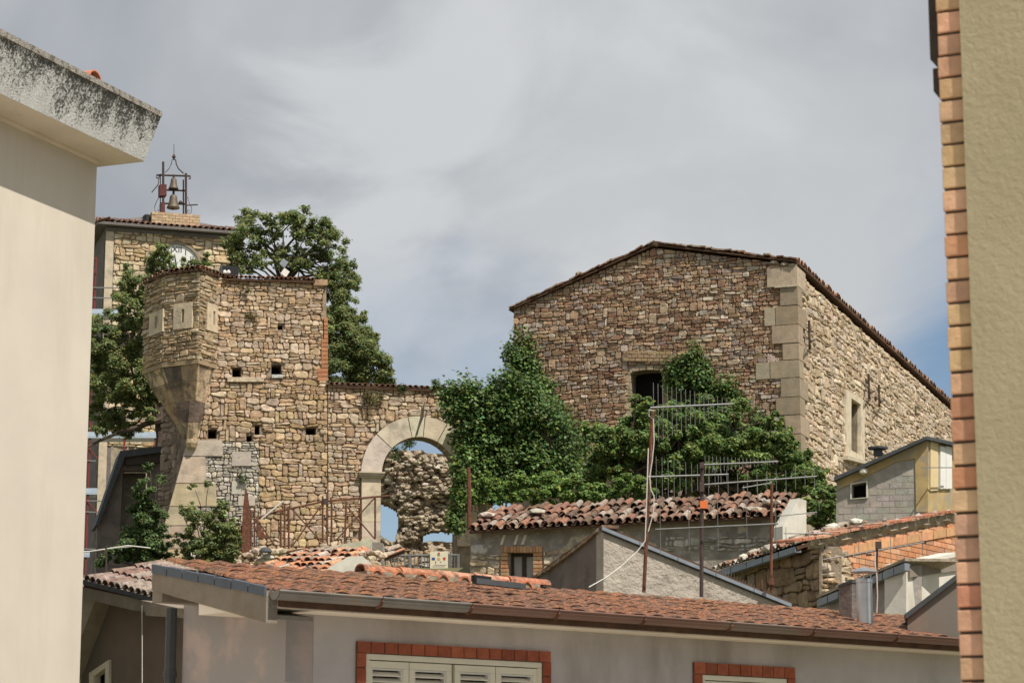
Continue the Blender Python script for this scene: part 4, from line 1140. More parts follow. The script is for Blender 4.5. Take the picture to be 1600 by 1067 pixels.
tile_roof(gate, a_, c_, -T.n * .55 + UP * .10, 26, 1, [(.34, .19, .13), (.30, .16, .1), (.42, .28, .2)], ov=1.0, cover=.95, jitter=.02, rise=.32)
m = MB(); m.tube(wob([T.hit(662, 632, .1), T.hit(660, 652, .12), T.hit(655, 668, .14), T.hit(651, 680, .12)], .02), .02, 5); m.tube(wob([T.hit(664, 628, .1), T.hit(657, 655, .13), T.hit(652, 678, .12)], .02), .012, 5); m.build('dead_stem', MT['bark'], gate)

# ================================================================== RUIN behind the arch
U = Plane(655, 70, 86)
ruin = thing('ruined_wall_core', 'crumbling roofless wall core with ragged openings seen through the gateway arch', 'ruined wall', U.at(0, 5.4))
top = [(560, 700), (600, 702), (640, 704), (660, 703), (668, 708), (690, 709), (700, 714), (712, 713), (730, 716), (770, 716)]
def topy(x):
    for i in range(len(top) - 1):
        if top[i][0] <= x <= top[i + 1][0]:
            t = (x - top[i][0]) / (top[i + 1][0] - top[i][0]); return top[i][1] + (top[i + 1][1] - top[i][1]) * t
    return 716
hol = [[(590, 783), (606, 786), (621, 795), (624, 815), (618, 846), (606, 844), (592, 835)], [(660, 846), (662, 833), (672, 829), (690, 827), (712, 829), (722, 846)]]
m = MB(); nx, ny = 110, 92; idx = {}; vs = []; cs_ = []
for j in range(ny + 1):
    for i in range(nx + 1):
        x = 560 + 210 * i / nx; yt = topy(x) + 2.5 * mnoise.noise(Vector((x * .18, 3, 0))); y = yt + (905 - yt) * j / ny
        q = U.hit(x, y)
        nzv = mnoise.fractal(q * 1.9, .9, 2.1, 6) * .30 - abs(mnoise.noise(q * 4.3)) * .35 + abs(mnoise.noise(q * 8.7)) * .14
        vs.append(U.hit(x, y, nzv - .1)); idx[(i, j)] = len(vs) - 1
        k = .95 + .5 * mnoise.noise(q * 6.0)
        cs_.append(tuple(c * k for c in (.42, .345, .25)))
fs = []
for j in range(ny):
    for i in range(nx):
        x = 560 + 210 * (i + .5) / nx; yt = topy(x); y = yt + (905 - yt) * (j + .5) / ny
        if any(inpoly(x, y, h_) for h_ in hol): continue
        fs.append((idx[(i, j)], idx[(i + 1, j)], idx[(i + 1, j + 1)], idx[(i, j + 1)]))
m.v = [tuple(v) for v in vs]; m.f = fs; m.c = cs_
nv = len(m.v)
back = [Vector(v) - U.n * .8 for v in vs]
ed = {}
for f in fs:
    for a in range(4):
        e = (f[a], f[(a + 1) % 4]); ed[e] = 1
m.v += [tuple(v) for v in back]; m.c += cs_
m.f += [(e[1], e[0], nv + e[0], nv + e[1]) for e in ed if (e[1], e[0]) not in ed]
m.f += [tuple(nv + k for k in reversed(f)) for f in fs]
m.build('wall_core', MT['ruin'], ruin)
m = MB()
for i in range(620):
    x = random.uniform(590, 735); y = random.uniform(718, 850)
    if any(inpoly(x + a, y + c, h_) for h_ in hol for a in (-7, 7) for c in (-6, 6)): continue
    rr_ = random.uniform(.035, .10); q = U.hit(x, y)
    nzv = mnoise.fractal(q * 1.9, .9, 2.1, 6) * .30 - abs(mnoise.noise(q * 4.3)) * .35 + abs(mnoise.noise(q * 8.7)) * .14
    rock(m, U.hit(x, y, nzv - .03), (rr_ * 1.3, rr_, rr_ * .65), jit(random.choice([(.46, .38, .28), (.40, .33, .24), (.52, .46, .37), (.34, .27, .19)]), .15), i * .37)
m.build('rubble_stones', MT['stone'], ruin, kind='stuff')
masonry(ruin, Plane(655, 69.7, 86), Plane(655, 69.7, 86).uvs([(598, 905), (598, 860), (735, 858), (735, 905)]), [], .26, .15, GREYS + TAN[:2], depth=.12, joint=.03, nmax=40, rag=.4)

# ================================================================== CLOCK TOWER
Ck = Plane(250, 97, 72)
ck = thing('clock_tower', 'square stone clock tower with a bell frame on its low tiled roof', 'clock tower', Ck.at(0, 5.4))
cu0, cu1 = Ck.uv(161, 500)[0], Ck.uv(368, 500)[0]
zt3 = Ck.uv(250, 362)[1]
dc = Ck.uv(276, 417); dr = Ck.uv(276 + 36, 417)[0] - dc[0]
dial = [(dc[0] + dr * math.cos(R(a)), dc[1] + dr * math.sin(R(a))) for a in range(0, 360, 15)]
b = MB(); b.slab(Ck, [(cu0, 4), (cu1, 4), (cu1, zt3), (cu0, zt3)], [dial], -.5, -.03); b.build('front_wall', MT['mortar_pale'], ck)
zlo = Ck.uv(250, 700)[1]
dial_h = [(dc[0] + dr * 1.12 * math.cos(R(a)), dc[1] + dr * 1.12 * math.sin(R(a))) for a in range(0, 360, 30)]
masonry(ck, Ck, [(cu0 + .35, zlo), (cu1, zlo), (cu1, zt3), (cu0 + .35, zt3)], [dial_h], .46, .24, [(.58, .44, .26), (.52, .38, .22), (.60, .49, .33), (.48, .36, .22), (.56, .46, .32)], depth=.06, joint=.03, nmax=130, rag=.38)
m = MB(); m.pbox(Ck, cu0, cu0 + .33, 4, zt3, -.4, .03, (1.0, .92, .8)); m.build('corner_pilaster', MT['ashlar'], ck)
m = MB(); m.pbox(Ck, cu0 - .02, cu1, zt3 - .14, zt3 + .02, -.4, .10, (.30, .30, .31)); m.build('cornice', MT['ashlar'], ck)
wd = (cu1 - cu0)
b = MB(); b.box(Ck.at(cu0, 4, -.02), -Ck.n * wd, Ck.d * .5, UP * (zt3 - 4)); b.build('left_wall', M('shade_toned_wall', (.17, .15, .14), 1, .3, 3, .5, 20, .02), ck)  # unlit side: its shade is put into this darker wall colour
b = MB(); b.box(Ck.at(cu1, 4, -.51), -Ck.n * (wd - .51), -Ck.d * .5, UP * (zt3 - 4)); b.build('right_wall', MT['mortar_pale'], ck)
# dial
m = MB(); m.slab(Ck, [(dc[0] + dr * math.cos(R(a)), dc[1] + dr * math.sin(R(a))) for a in range(0, 360, 10)], [], -.10, -.03); dl = m.build('clock_face', MT['dial'], ck)
m = MB(); big = [(dc[0] + dr * 1.1 * math.cos(R(a)), dc[1] + dr * 1.1 * math.sin(R(a))) for a in range(0, 360, 10)]
m.slab(Ck, big, [[(dc[0] + dr * math.cos(R(a)), dc[1] + dr * math.sin(R(a))) for a in range(0, 360, 10)]], -.3, .05, (.55, .5, .42)); m.build('dial_ring', MT['ashlar'], ck)
for h_, s_ in zip(range(1, 13), ('I', 'II', 'III', 'IIII', 'V', 'VI', 'VII', 'VIII', 'IX', 'X', 'XI', 'XII')):
    a = R(90 - 30 * h_)
    text_mesh(s_, .36, MT['black'], 'numeral', plane_m4(Ck, dc[0] + dr * .76 * math.cos(a), dc[1] + dr * .76 * math.sin(a) - .0, -.024), dl)
for a, l, w_ in ((R(100), .55, .05), (R(200), .42, .07)):
    m = MB(); q0 = Ck.at(dc[0], dc[1], .0); q1 = Ck.at(dc[0] + l * math.cos(a), dc[1] + l * math.sin(a), .0); m.tube([q0, q1], w_ / 2, 5, .012); m.build('clock_hand', MT['black'], dl)
# roof
ov_ = .42
c4 = [Ck.at(cu0 - ov_, zt3 + .05, ov_), Ck.at(cu1 + ov_, zt3 + .05, ov_), Ck.at(cu1 + ov_, zt3 + .05, -wd - ov_), Ck.at(cu0 - ov_, zt3 + .05, -wd - ov_)]
cc_ = sum(c4, Vector()) / 4 + UP * 1.25
b = MB(); b.add(c4 + [cc_] + [p + UP * .1 for p in c4] + [cc_ + UP * .1], [(0, 3, 2, 1), (5, 6, 9), (6, 7, 9), (7, 8, 9), (8, 5, 9), (0, 1, 6, 5), (1, 2, 7, 6), (2, 3, 8, 7), (3, 0, 5, 8)]); b.build('roof', MT['roofgrey'], ck)
tile_roof(ck, c4[0] + UP * .10, c4[1] + UP * .10, (cc_ - (c4[0] + c4[1]) / 2).normalized() * .8, 26, 2, [(.26, .13, .09), (.34, .19, .13), (.22, .12, .085)], ov=1.1, cover=.9, jitter=.02, rise=.45)
tile_roof(ck, c4[3] + UP * .10, c4[0] + UP * .10, (cc_ - (c4[0] + c4[3]) / 2).normalized() * .55, 30, 1, [(.26, .13, .09), (.2, .11, .08)], ov=1, cover=.9, jitter=.02, rise=.45)
# bell block
bu0, bu1 = Ck.uv(236, 345)[0], Ck.uv(311, 345)[0]; bz0, bz1 = Ck.uv(275, 357)[1] , Ck.uv(275, 335)[1]
b = MB(); b.pbox(Ck, bu0, bu1, bz0 - .1, bz1, -.9, .16, (.9, .7, .48)); bb = b.build('bell_base', MT['ashlar'], ck)
nb_ = 5
for r_ in range(nb_):
    for k in range(7):
        st = (bu1 - bu0) / 7; o = (r_ % 2) * st * .5
        a, c = bu0 + k * st + o, min(bu0 + (k + 1) * st + o - .02, bu1 + .004)
        if c - a < .05: continue
        h_ = (bz1 - bz0) / nb_
        m = MB(); m.pbox(Ck, a, c, bz0 + r_ * h_ + .008, bz0 + (r_ + 1) * h_ - .008, .1, .178 + random.uniform(0, .008), jit((.50, .37, .24), .15)); m.build('brick', MT['brick'], bb)
m = MB(); m.lathe(Ck.at(bu0 - .14, bz0 + .12, -.2), [(.16, 0), (.2, .06), (.18, .35), (.1, .42)], 8); m.build('siren', MT['black'], ck)

# ================================================================== BELL FRAME and BELLS
bp = Ck.at((bu0 + bu1) / 2, bz1, -.3)
bf = thing('bell_stand', 'dark red iron bell frame with scrolls and a spike standing on the clock tower roof', 'bell frame', bp)
def ck3(px, py, off=-.3): return Ck.hit(px, py, off)
def rod(par, pts, r_, name, mat='iron', off=-.3, seg=6):
    m = MB(); m.tube([ck3(*p) if len(p) == 2 else ck3(p[0], p[1], p[2]) for p in pts], r_, seg); return m.build(name, MT[mat], par)
for off in (-.1, -.6):
    rod(bf, [(255, 336, off), (255, 253 if off > -.3 else 272, off)], .05, 'post'); rod(bf, [(290.5, 338, off), (290.5, 271, off)], .05, 'post')
rod(bf, [(286.5, 338), (286.5, 281)], .03, 'post')
rod(bf, [(250.5, 334), (250.5, 272)], .02, 'post')
for y in (274.5, 297.5, 318.5):
    rod(bf, [(245 if y < 280 else 251, y - .8), (297 if y < 280 else 292, y + .8)], .042, 'crossbar')
rod(bf, [(297, 275.5), (297.5, 279), (295, 280)], .03, 'hook'); rod(bf, [(245, 274), (244.5, 278), (248, 279)], .03, 'hook')
rod(bf, [(258, 270), (264, 264), (267.5, 257), (269, 250), (271.5, 249.5)], .018, 'scroll_bar')
rod(bf, [(287, 271.5), (279, 264), (275.5, 257), (274.5, 250), (271.5, 249.5)], .026, 'scroll_bar')
rod(bf, [(271.8, 250), (271.8, 239), (271.8, 226)], .012, 'spike')
m = MB(); m.lathe(ck3(271.6, 249), [(.02, 0), (.07, .05), (.08, .12), (.02, .22)], 8); m.build('spike_knob', MT['iron'], bf)
def spiral(cx, cy, r_, s):
    return [(cx + s * r_ * (1 - .13 * i) * math.cos(i * .75), cy - r_ * (1 - .13 * i) * math.sin(i * .75)) for i in range(7)]
rod(bf, [(293, 308), (296, 318), (299.5, 325), (299, 332), (294.5, 334), (292.5, 330), (294.5, 327.5), (296.5, 330)], .014, 'scroll_bar')
rod(bf, [(249, 308), (245, 314), (241.5, 323), (242, 330), (246, 332), (248, 329), (246.5, 327)], .014, 'scroll_bar')
rod(bf, [(237, 301), (247, 289), (249, 274)], .026, 'lever'); rod(bf, [(291, 321), (309, 320)], .03, 'lever')
for (x0, y0, x1, y1) in ((250, 288, 260.5, 305.5), (252, 316, 258, 334)):
    m = MB(); q = Ck.uvs([(x0, y1), (x1, y1), (x1, y0), (x0, y0)]); m.slab(Ck, q, [], -.45, -.02); m.build('striker_motor', MT['red_motor'], bf)
m = MB(); m.lathe(ck3(282, 317), [(.05, -.08), (.09, 0), (.05, .08)], 8); m.build('hammer', MT['iron'], bf)
def bell(px, ytop, ybot, rb, lab):
    zt, zb = ck3(px, ytop).z, ck3(px, ybot).z; h = zt - zb; r_ = rb / FPX * 98
    o = ck3(px, ybot)
    bl = thing('bell', lab, 'bell', o, 'bells of the clock tower')
    m = MB(); m.lathe(o, [(r_ * .93, 0), (r_, .02 * h), (r_ * .92, .12 * h), (r_ * .74, .3 * h), (r_ * .62, .55 * h), (r_ * .55, .8 * h), (r_ * .42, .9 * h), (r_ * .15, .95 * h)], 20); m.build('bell_body', MT['bronze'], bl, smooth=True)
    m = MB(); m.lathe(o + UP * h * .94, [(.05, 0), (.05, .14)], 8); m.build('bell_crown', MT['iron'], bl)
    m = MB(); m.lathe(o - UP * .06, [(.02, .3), (.05, .05), (.03, 0)], 8); m.build('clapper', MT['iron'], bl)
bell(271, 277, 296, 8.2, 'smaller bronze bell hanging from the top bar of the tower bell frame')
bell(270.5, 303, 326, 10.5, 'larger bronze bell hung below the small one in the tower bell frame')

# ================================================================== SCAFFOLD by the clock tower
Sc = Plane(150, 93, 77)
scf = thing('scaffold', 'red tube scaffold with pale blue decks beside the clock tower', 'scaffold', Sc.at(0, 5.4))
for off in (0, -1.0):
    for x in (134, 150, 196, 244):
        y0 = 402 if x < 160 else (640 if x < 200 else 650)
        m = MB(); a = Sc.hit(x, y0, off); c = Vector((a.x, a.y, 5.4)); m.tube([a, c], .038, 6); m.build('standard', MT['scaffold_red'], scf)
for y, x1 in ((405, 150), (424, 150), (450, 192), (466, 192), (598, 150), (655, 246), (645, 246), (720, 150), (783, 190), (800, 150), (858, 150)):
    m = MB(); m.tube([Sc.hit(120, y - 1, .05), Sc.hit(x1, y, .05)], .026, 5); m.build('guard_rail', MT['scaffold_red'] if y in (405, 424) else MT['alu'], scf)
for y, x1 in ((492, 192), (600, 150), (684, 250), (772, 152), (870, 140)):
    m = MB(); a = Sc.hit(118, y, .08); c = Sc.hit(x1, y, .08); m.box(a, c - a, -Sc.n * 1.1, UP * .05); m.box(a + UP * .06, c - a, -Sc.n * .05, UP * .18); m.build('deck', MT['deck_blue'], scf)
for (x0, y0, x1, y1) in ((134, 408, 150, 428), (134, 496, 152, 520), (130, 690, 152, 716), (130, 776, 152, 800)):
    m = MB(); m.tube([Sc.hit(x0, y0, .06), Sc.hit(x1, y1, .06)], .024, 5); m.build('brace', MT['scaffold_red'], scf)

# ================================================================== LEAN-TO left of the tower foot
Ln = Plane(200, 65, 76)
ln = thing('lean_to', 'grey lean-to wall with a dark sloping roof edge in tree shade left of tower', 'shed', Ln.at(0, 5.4))
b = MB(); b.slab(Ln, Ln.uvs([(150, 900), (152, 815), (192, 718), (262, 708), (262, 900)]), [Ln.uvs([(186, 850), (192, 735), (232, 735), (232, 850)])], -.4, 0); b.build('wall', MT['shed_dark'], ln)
b = MB(); b.slab(Ln, Ln.uvs([(188, 850), (188, 730), (234, 730), (234, 850)]), [], -1.2, -1.1); b.build('inner_wall', MT['plaster'], ln)
b = MB(); b.slab(Ln, Ln.uvs([(148, 822), (187, 706), (268, 697), (268, 706), (194, 716), (153, 822)]), [], -1.2, .25); b.build('roof', MT['slate'], ln)
b = MB(); b.slab(Ln, Ln.uvs([(194, 716), (268, 706), (268, 722), (196, 728)]), [], .003, .18); b.build('fascia_beam', MT['wood'], ln)
# ================================================================== LOW HOUSE with old barrel tile roof
D = Plane(740, 54, 107)
low = thing('low_tiled_house', 'low rubble house with wavy old barrel tile roof and brick framed window below ivy', 'house', D.at(0, 5))
dw = D.uvs([(795, 905), (795, 863), (834, 863), (834, 905)])
b = MB(); b.slab(D, D.uvs([(733, 960), (736, 829), (980, 818), (1222, 803), (1222, 960)]), [dw], -.5, 0); b.build('wall', MT['plaster'], low)
masonry(low, D, D.uvs([(733, 950), (735, 868), (782, 866), (782, 950)]), [], .30, .17, PALE + [(.48, .38, .24)], depth=.05, joint=.025, nmax=40, rag=.4)
masonry(low, D, D.uvs([(850, 925), (850, 862), (905, 850), (905, 925)]), [], .30, .17, PALE, depth=.05, joint=.025, nmax=20, rag=.4)
masonry(low, D, D.uvs([(1040, 860), (1040, 838), (1215, 838), (1215, 860)]), [], .26, .14, GREYS, depth=.04, joint=.025, nmax=30, rag=.4)
masonry(low, D, D.uvs([(735, 866), (735, 851), (762, 850), (762, 866)]), [], .5, .3, [(.52, .47, .42)], depth=.06, joint=.02, nmax=20, rag=.2)
# brick frame
y = 862
BB = [(.44, .23, .11), (.48, .27, .14), (.40, .20, .10), (.50, .31, .17)]
for x0, x1 in ((784, 794.5), (834.5, 848)):
    y = 864.0
    while y < 906:
        m = MB(); m.slab(D, D.uvs([(x0, y + 5), (x0, y), (x1, y), (x1, y + 5)]), [], -.3, .06 + random.uniform(0, .012), jit(random.choice(BB))); m.build('brick', MT['brick'], low); y += 6
for k in range(13):
    x0 = 784 + k * 4.95
    m = MB(); m.slab(D, D.uvs([(x0, 863), (x0, 853.5), (x0 + 4.4, 853.4), (x0 + 4.4, 863)]), [], -.3, .06 + random.uniform(0, .012), jit(random.choice(BB))); m.build('brick', MT['brick'], low)
m = MB(); m.slab(D, dw, [D.uvs([(799, 905), (799, 868), (812, 868), (812, 905)]), D.uvs([(818, 905), (818, 868), (830, 868), (830, 905)])], -.25, -.18); fr_ = m.build('window_frame', MT['wood'], low)
for x0, x1 in ((799, 812), (818, 830)):
    m = MB(); m.slab(D, D.uvs([(x0, 905), (x0, 868), (x1, 868), (x1, 905)]), [], -.24, -.22); m.build('pane', MT['curtain'], low)
for x in (786, 807, 819):
    m = MB(); m.slab(D, D.uvs([(x - 4, 851), (x + 1, 836), (x + 5, 835), (x, 851)]), [], -.02, .05, (1, 1, 1)); m.build('pale_strip', MT['white_pl'], low)  # slanted pale strips on the wall above the window
a_ = D.hit(733, 828, .32); c_ = D.hit(1222, 804, .32)
tile_roof(low, a_, c_, -D.n * 1.7 + UP * .66, 38, 4, [(.25, .125, .08), (.18, .10, .07), (.30, .175, .115), (.34, .26, .19), (.14, .09, .065), (.30, .14, .085), (.20, .12, .09), (.36, .31, .26)], ov=1.25, cover=.9, jitter=.07, rise=.5, miss=.06)
b = MB(); b.box(D.at(0, 3) - D.n * 1.5, D.d * D.uv(1222, 850)[0], -D.n * .3, UP * (D.uv(980, 818)[1] - 3)); b.build('rear_wall', MT['plaster'], low)
Dr = Plane(1222, 50.6, 60)
b = MB(); b.slab(Dr, Dr.uvs([(1222, 900), (1222, 822), (1248, 778), (1259, 782), (1259, 900)]), [], -.3, .02); b.build('end_parapet', MT['white_pl'], low)
for x, y, lab in ((760, 806, 'pale stone lying on the left end of the old barrel tile roof'), (838, 800, 'pale flat stone among old barrel tiles in front of the ivy hedge'), (1175, 797, 'pale stone lying among barrel tiles behind the thin rusty mast'), (1206, 786, 'pale stones lump at the right end of the old barrel tile roof beside the parapet')):
    dd = (825 - (x - 735) * .05 - y) / 44.0
    m = MB(); q = D.hit(x, y, .3 - dd * 1.5); rock(m, q + UP * .02, (.24, .18, .08), jit((.50, .44, .36)), x)
    m.build('loose_stone', MT['stone'], None, label=lab, category='stone', group='loose stones on the low house roof')

# ================================================================== RENDERED SHED with zinc edge
V = Plane(943, 28.5, 72); V2 = Plane(943, 28.5, -17.5)
shed = thing('rendered_shed', 'rough grey rendered gable behind the antennas with pale metal strip on its sloping edge', 'shed', V.at(0, 0))
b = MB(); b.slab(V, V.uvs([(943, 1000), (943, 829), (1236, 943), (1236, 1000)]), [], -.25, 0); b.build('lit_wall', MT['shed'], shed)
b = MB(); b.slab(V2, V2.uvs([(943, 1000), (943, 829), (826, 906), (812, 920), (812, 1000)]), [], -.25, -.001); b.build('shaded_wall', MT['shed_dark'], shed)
n_ = 5
for i in range(n_):
    x0 = 941 + (1238 - 941) * i / n_; x1 = 941 + (1238 - 941) * (i + 1) / n_ - 1
    y0 = 822 + (943 - 822) * i / n_; y1 = 822 + (943 - 822) * (i + 1) / n_ - .4
    m = MB(); m.prism([V.hit(x0, y0, .05), V.hit(x1, y1, .05), V.hit(x1, y1 + 5.5, .05), V.hit(x0, y0 + 5.5, .05)], -V.n * .03); m.build('edge_flashing', MT['zinc'], shed)
    m = MB(); m.prism([V.hit(x0, y0 + 5.7, .03), V.hit(x1, y1 + 5.7, .03), V.hit(x1, y1 + 8, .03), V.hit(x0, y0 + 8, .03)], -V.n * .03); m.build('edge_batten', MT['slate'], shed)
for i in range(26):
    t = i / 26.0; x = 940 - 124 * t; y = 825 + 88 * t + 6 * math.sin(t * 3.14)
    m = MB(); q = V2.hit(x, y, .04); d_ = (V2.hit(x - 5, y + 3.6, .04) - q)
    m.box(q + UP * random.uniform(-.005, .01), d_ * .92, -V2.n * .22, UP * .035, jit(random.choice([(.36, .24, .17), (.46, .38, .3), (.28, .17, .11)]), .2)); m.build('verge_tile', MT['tile'], shed)
pa, pb_, pc = V.hit(943, 824, 0), V.hit(1238, 944, 0), V2.hit(812, 919, 0)
b = MB(); pd = pb_ + (pc - pa); b.prism([pa, pb_, pd, pc], UP * .03); b.build('roof', MT['tile_under'], shed)

# ================================================================== BRICK HOUSE with tiled edge (mid right)
Q = Plane(1286, 34, 34); Q2 = Plane(1286, 34, -22)
bhs = thing('patched_brick_house', 'patched orange brick house with tile coping and a dark stone side under stony eaves', 'house', Q.at(0, 2))
bo = Q.uvs([(1286, 1010), (1286, 842), (1500, 802), (1500, 1010)])
b = MB(); b.slab(Q, bo, [], -.06, -.02); b.build('brick_wall', M('brick_mortar', (.40, .33, .25), 1, .25, 6, .6, 30, .01), bhs)
OB = [(.60, .285, .14), (.54, .25, .12), (.63, .33, .18), (.58, .30, .17), (.50, .27, .16), (.66, .38, .22)]
# bricks laid in courses along the wall
z0_, z1_ = Q.uv(1286, 925)[1], Q.uv(1500, 815)[1]
L_Q = Q.uv(1500, 880)[0]; bhh = .083; nbk = 0; z = z0_; r_ = 0
E_ = edges(ccw(Q.uvs([(1262, 1010), (1262, 868), (1300, 855), (1500, 815), (1500, 1010)])))
topE = Q.uvs([(1286, 850), (1500, 812)])
restb = MB()
while z < z1_ + .6:
    u = -.05 + (r_ % 2) * .14
    while u < L_Q:
        w_ = .27
        p = [(u + .004, z + .004), (u + w_ - .004, z + .004), (u + w_ - .004, z + bhh - .006), (u + .004, z + bhh - .006)]
        for e in E_:
            p = clip(p, *e)
            if len(p) < 3: break
        if len(p) >= 3 and abs(area(p)) > .006 and p[0][0] > .40 + .5 * random.random():
            c = jit(random.choice(OB), .08)
            if random.random() > .05:
                m = MB(); m.slab(Q, p, [], -.05, .006 + random.uniform(0, .007), c)
                if nbk < 300: m.build('brick', MT['brick'], bhs); nbk += 1
                else: restb.add(m.v, m.f, c)
        u += w_
    z += bhh; r_ += 1
if restb.v: restb.build('far_bricks', MT['brick'], bhs, kind='stuff')
# larger hollow blocks under the coping, lumpy mortar band over them
for i in range(9):
    x0 = 1312 + i * 20.5; ya = 855 - (x0 - 1312) * .18
    m = MB(); m.slab(Q, Q.uvs([(x0, ya + 13), (x0, ya), (x0 + 19.5, ya - 3.5), (x0 + 19.5, ya + 9.5)]), [], -.03, .03 + random.uniform(0, .01), jit((.60, .33, .17))); m.build('hollow_block', MT['brick'], bhs)
m = MB(); nn = 40; vs = []
for i in range(nn + 1):
    x = 1262 + (1500 - 1262) * i / nn; yt = 847 - (x - 1246) * .187; yb = yt + 14 + 4 * mnoise.noise(Vector((x * .07, 1, 2)))
    for k in range(4):
        vs.append(Q.hit(x, yt + (yb - yt) * k / 3, .05 + .05 * mnoise.noise(Vector((x * .1, k * 1.3, 0))) - (.04 if k == 3 else 0)))
m.add(vs, [(i * 4 + k, (i + 1) * 4 + k, (i + 1) * 4 + k + 1, i * 4 + k + 1) for i in range(nn) for k in range(3)]); m.build('mortar_band', MT['mortar_pale'], bhs)
m = MB(); x = 1240.0
while x < 1498:
    w_ = random.uniform(11, 19); y0 = 848 - (x - 1240) * .188; y1 = y0 - w_ * .188
    m = MB(); q = Q.hit(x, y0, .12); e = Q.hit(x + w_ - .8, y1, .12)
    m.box(q + UP * random.uniform(-.012, .01), e - q, -Q.n * .34, UP * .035, jit(random.choice([(.52, .20, .11), (.44, .17, .09), (.56, .3, .19)]), .15)); m.build('coping_tile', MT['tile'], bhs); x += w_
rocks = [(1275, 831, 8, 5, 'pale round stone at the left end of the orange tile coping under the fig bush'), (1292, 836, 8, 5, 'flat dark stone near the left end of the orange tile coping'), (1346, 825, 10, 6, 'low brown stone on the tile coping below the little white framed window'), (1367, 822, 8, 6, 'small dark stone second in the row on the orange tile coping below blockwork'), (1383, 815, 5, 8, 'small upright pointed stone on the orange tile coping'),
         (1402, 814, 10, 6, 'wide flat grey stone in the middle of the orange tile coping'), (1436, 808, 11, 8, 'largest round grey stone on the orange tile coping'), (1461, 804, 10, 8, 'pale stone on the coping right of the largest grey stone'), (1482, 801, 8, 7, 'last stone on the tile coping next to the brick edged ochre house')]
for x, y, rx, ry, lab in rocks:
    m = MB(); rock(m, Q.hit(x, y + 1, -.03), (rx / FPX * 35, .09, ry / FPX * 35), jit((.40, .35, .30), .2), x)
    m.build('loose_stone', MT['stone'], None, label=lab, category='stone', group='stones on the brick house coping')
# dark stone side with gutter and stony tile roof
so2 = Q2.uvs([(1286, 1010), (1286, 853), (1248, 850), (1115, 893), (1115, 1010)])
b = MB(); b.slab(Q2, so2, [], -.3, -.03); b.build('stone_wall', MT['mortar'], bhs)
masonry(bhs, Q2, Q2.uvs([(1286, 1000), (1288, 858), (1248, 856), (1120, 902), (1120, 1000)]), [], .36, .17, [(.30, .21, .13), (.36, .26, .16), (.25, .18, .12), (.33, .25, .18)], depth=.035, joint=.016, nmax=90, rag=.3)
masonry(bhs, Q, Q.uvs([(1286, 1000), (1286, 862), (1318, 858), (1330, 905), (1312, 950), (1300, 1000)]), [], .26, .13, PALE + TAN[:2], depth=.09, joint=.02, nmax=60, rag=.4)
ga, gb_ = Q2.hit(1118, 894, .22), Q2.hit(1243, 853, .22)
for i in range(5):
    q0 = ga.lerp(gb_, i / 5 + .004); q1 = ga.lerp(gb_, (i + 1) / 5 - .006)
    m = MB(); m.prism([q0, q1, q1 - UP * .085, q0 - UP * .085], -Q2.n * .10); m.build('gutter_length', MT['zinc'], bhs)
b = MB(); b.prism([Q2.hit(1118, 899, .16), Q2.hit(1248, 858, .16), Q2.hit(1248, 863, .0), Q2.hit(1118, 905, .0)], -Q2.n * .3); b.build('eave_board', MT['wood'], bhs)
upq = -Q2.n * 1.1 + UP * .34
tile_roof(bhs, ga + UP * .03, gb_ + UP * .03, upq, 20, 4, [(.44, .33, .25), (.36, .2, .13), (.50, .45, .38), (.28, .17, .12), (.52, .48, .42)], ov=1.2, cover=.92, jitter=.06, rise=.4, miss=.12)
for i in range(70):
    a = random.random(); c = random.random() ** .7
    q = ga + (gb_ - ga) * a + upq * c + UP * .09
    s = random.uniform(.06, .13)
    m = MB(); rock(m, q, (s * 1.3, s, s * .6), jit(random.choice([(.50, .45, .38), (.40, .34, .28), (.58, .54, .47), (.30, .22, .17)]), .15), i * .7); m.build('roof_stone', MT['stone'], bhs)

# ================================================================== BLOCK HOUSE with yellow plaster
X = Plane(1450, 46, 107); X2 = Plane(1450, 46, 40)
blk = thing('block_house', 'small grey blockwork house with faded yellow plaster under its dark sloping roof', 'house', X.at(0, 4))
xo = X.uvs([(1306, 880), (1307, 748), (1450, 686), (1450, 880)])
xw = X.uvs([(1331, 779), (1331, 757), (1354, 753), (1354, 777)])
b = MB(); b.slab(X, xo, [xw], -.4, -.0); b.build('front_wall', M('block_joint', (.36, .325, .285), 1, .2, 6, .5, 30), blk)
# courses of blocks inside the unplastered patch
for r_ in range(13):
    for k in range(7):
        x0 = 1310 + k * 20 + (r_ % 2) * 9; y0 = 716 + r_ * 9.6 - (k - 3) * .35
        x1 = min(x0 + 19.2, 1428 if r_ < 9 else 1448)
        top_ = 748 - (x0 - 1307) * .43 + 12 + (22 - abs(x0 - 1375) * .2 if x0 < 1440 else 20)
        if y0 < top_ or x1 - x0 < 6: continue
        if x1 > 1329 and x0 < 1357 and y0 + 9 > 751 and y0 < 781: continue
        m = MB(); m.slab(X, X.uvs([(x0, y0 + 8.9), (x0, y0), (x1, y0 - .3), (x1, y0 + 8.6)]), [], -.02, .002 + random.uniform(0, .005), jit((.40, .362, .318), .07)); m.build('block', MT['block'], blk)
b = MB(); b.slab(X, X.uvs([(1308, 766), (1308, 748), (1450, 687), (1450, 800), (1432, 800), (1430, 716), (1400, 722)]), [], .0, .028); b.build('yellow_plaster', MT['yellow_pl'], blk)
m = MB(); m.slab(X, X.uvs([(1329, 780), (1329, 755.5), (1356, 751.5), (1356, 778)]), [xw], -.2, .04); m.build('window_frame', MT['white_pl'], blk)
m = MB(); m.slab(X, xw, [], -.32, -.28); m.build('window_pane', MT['dark'], blk)
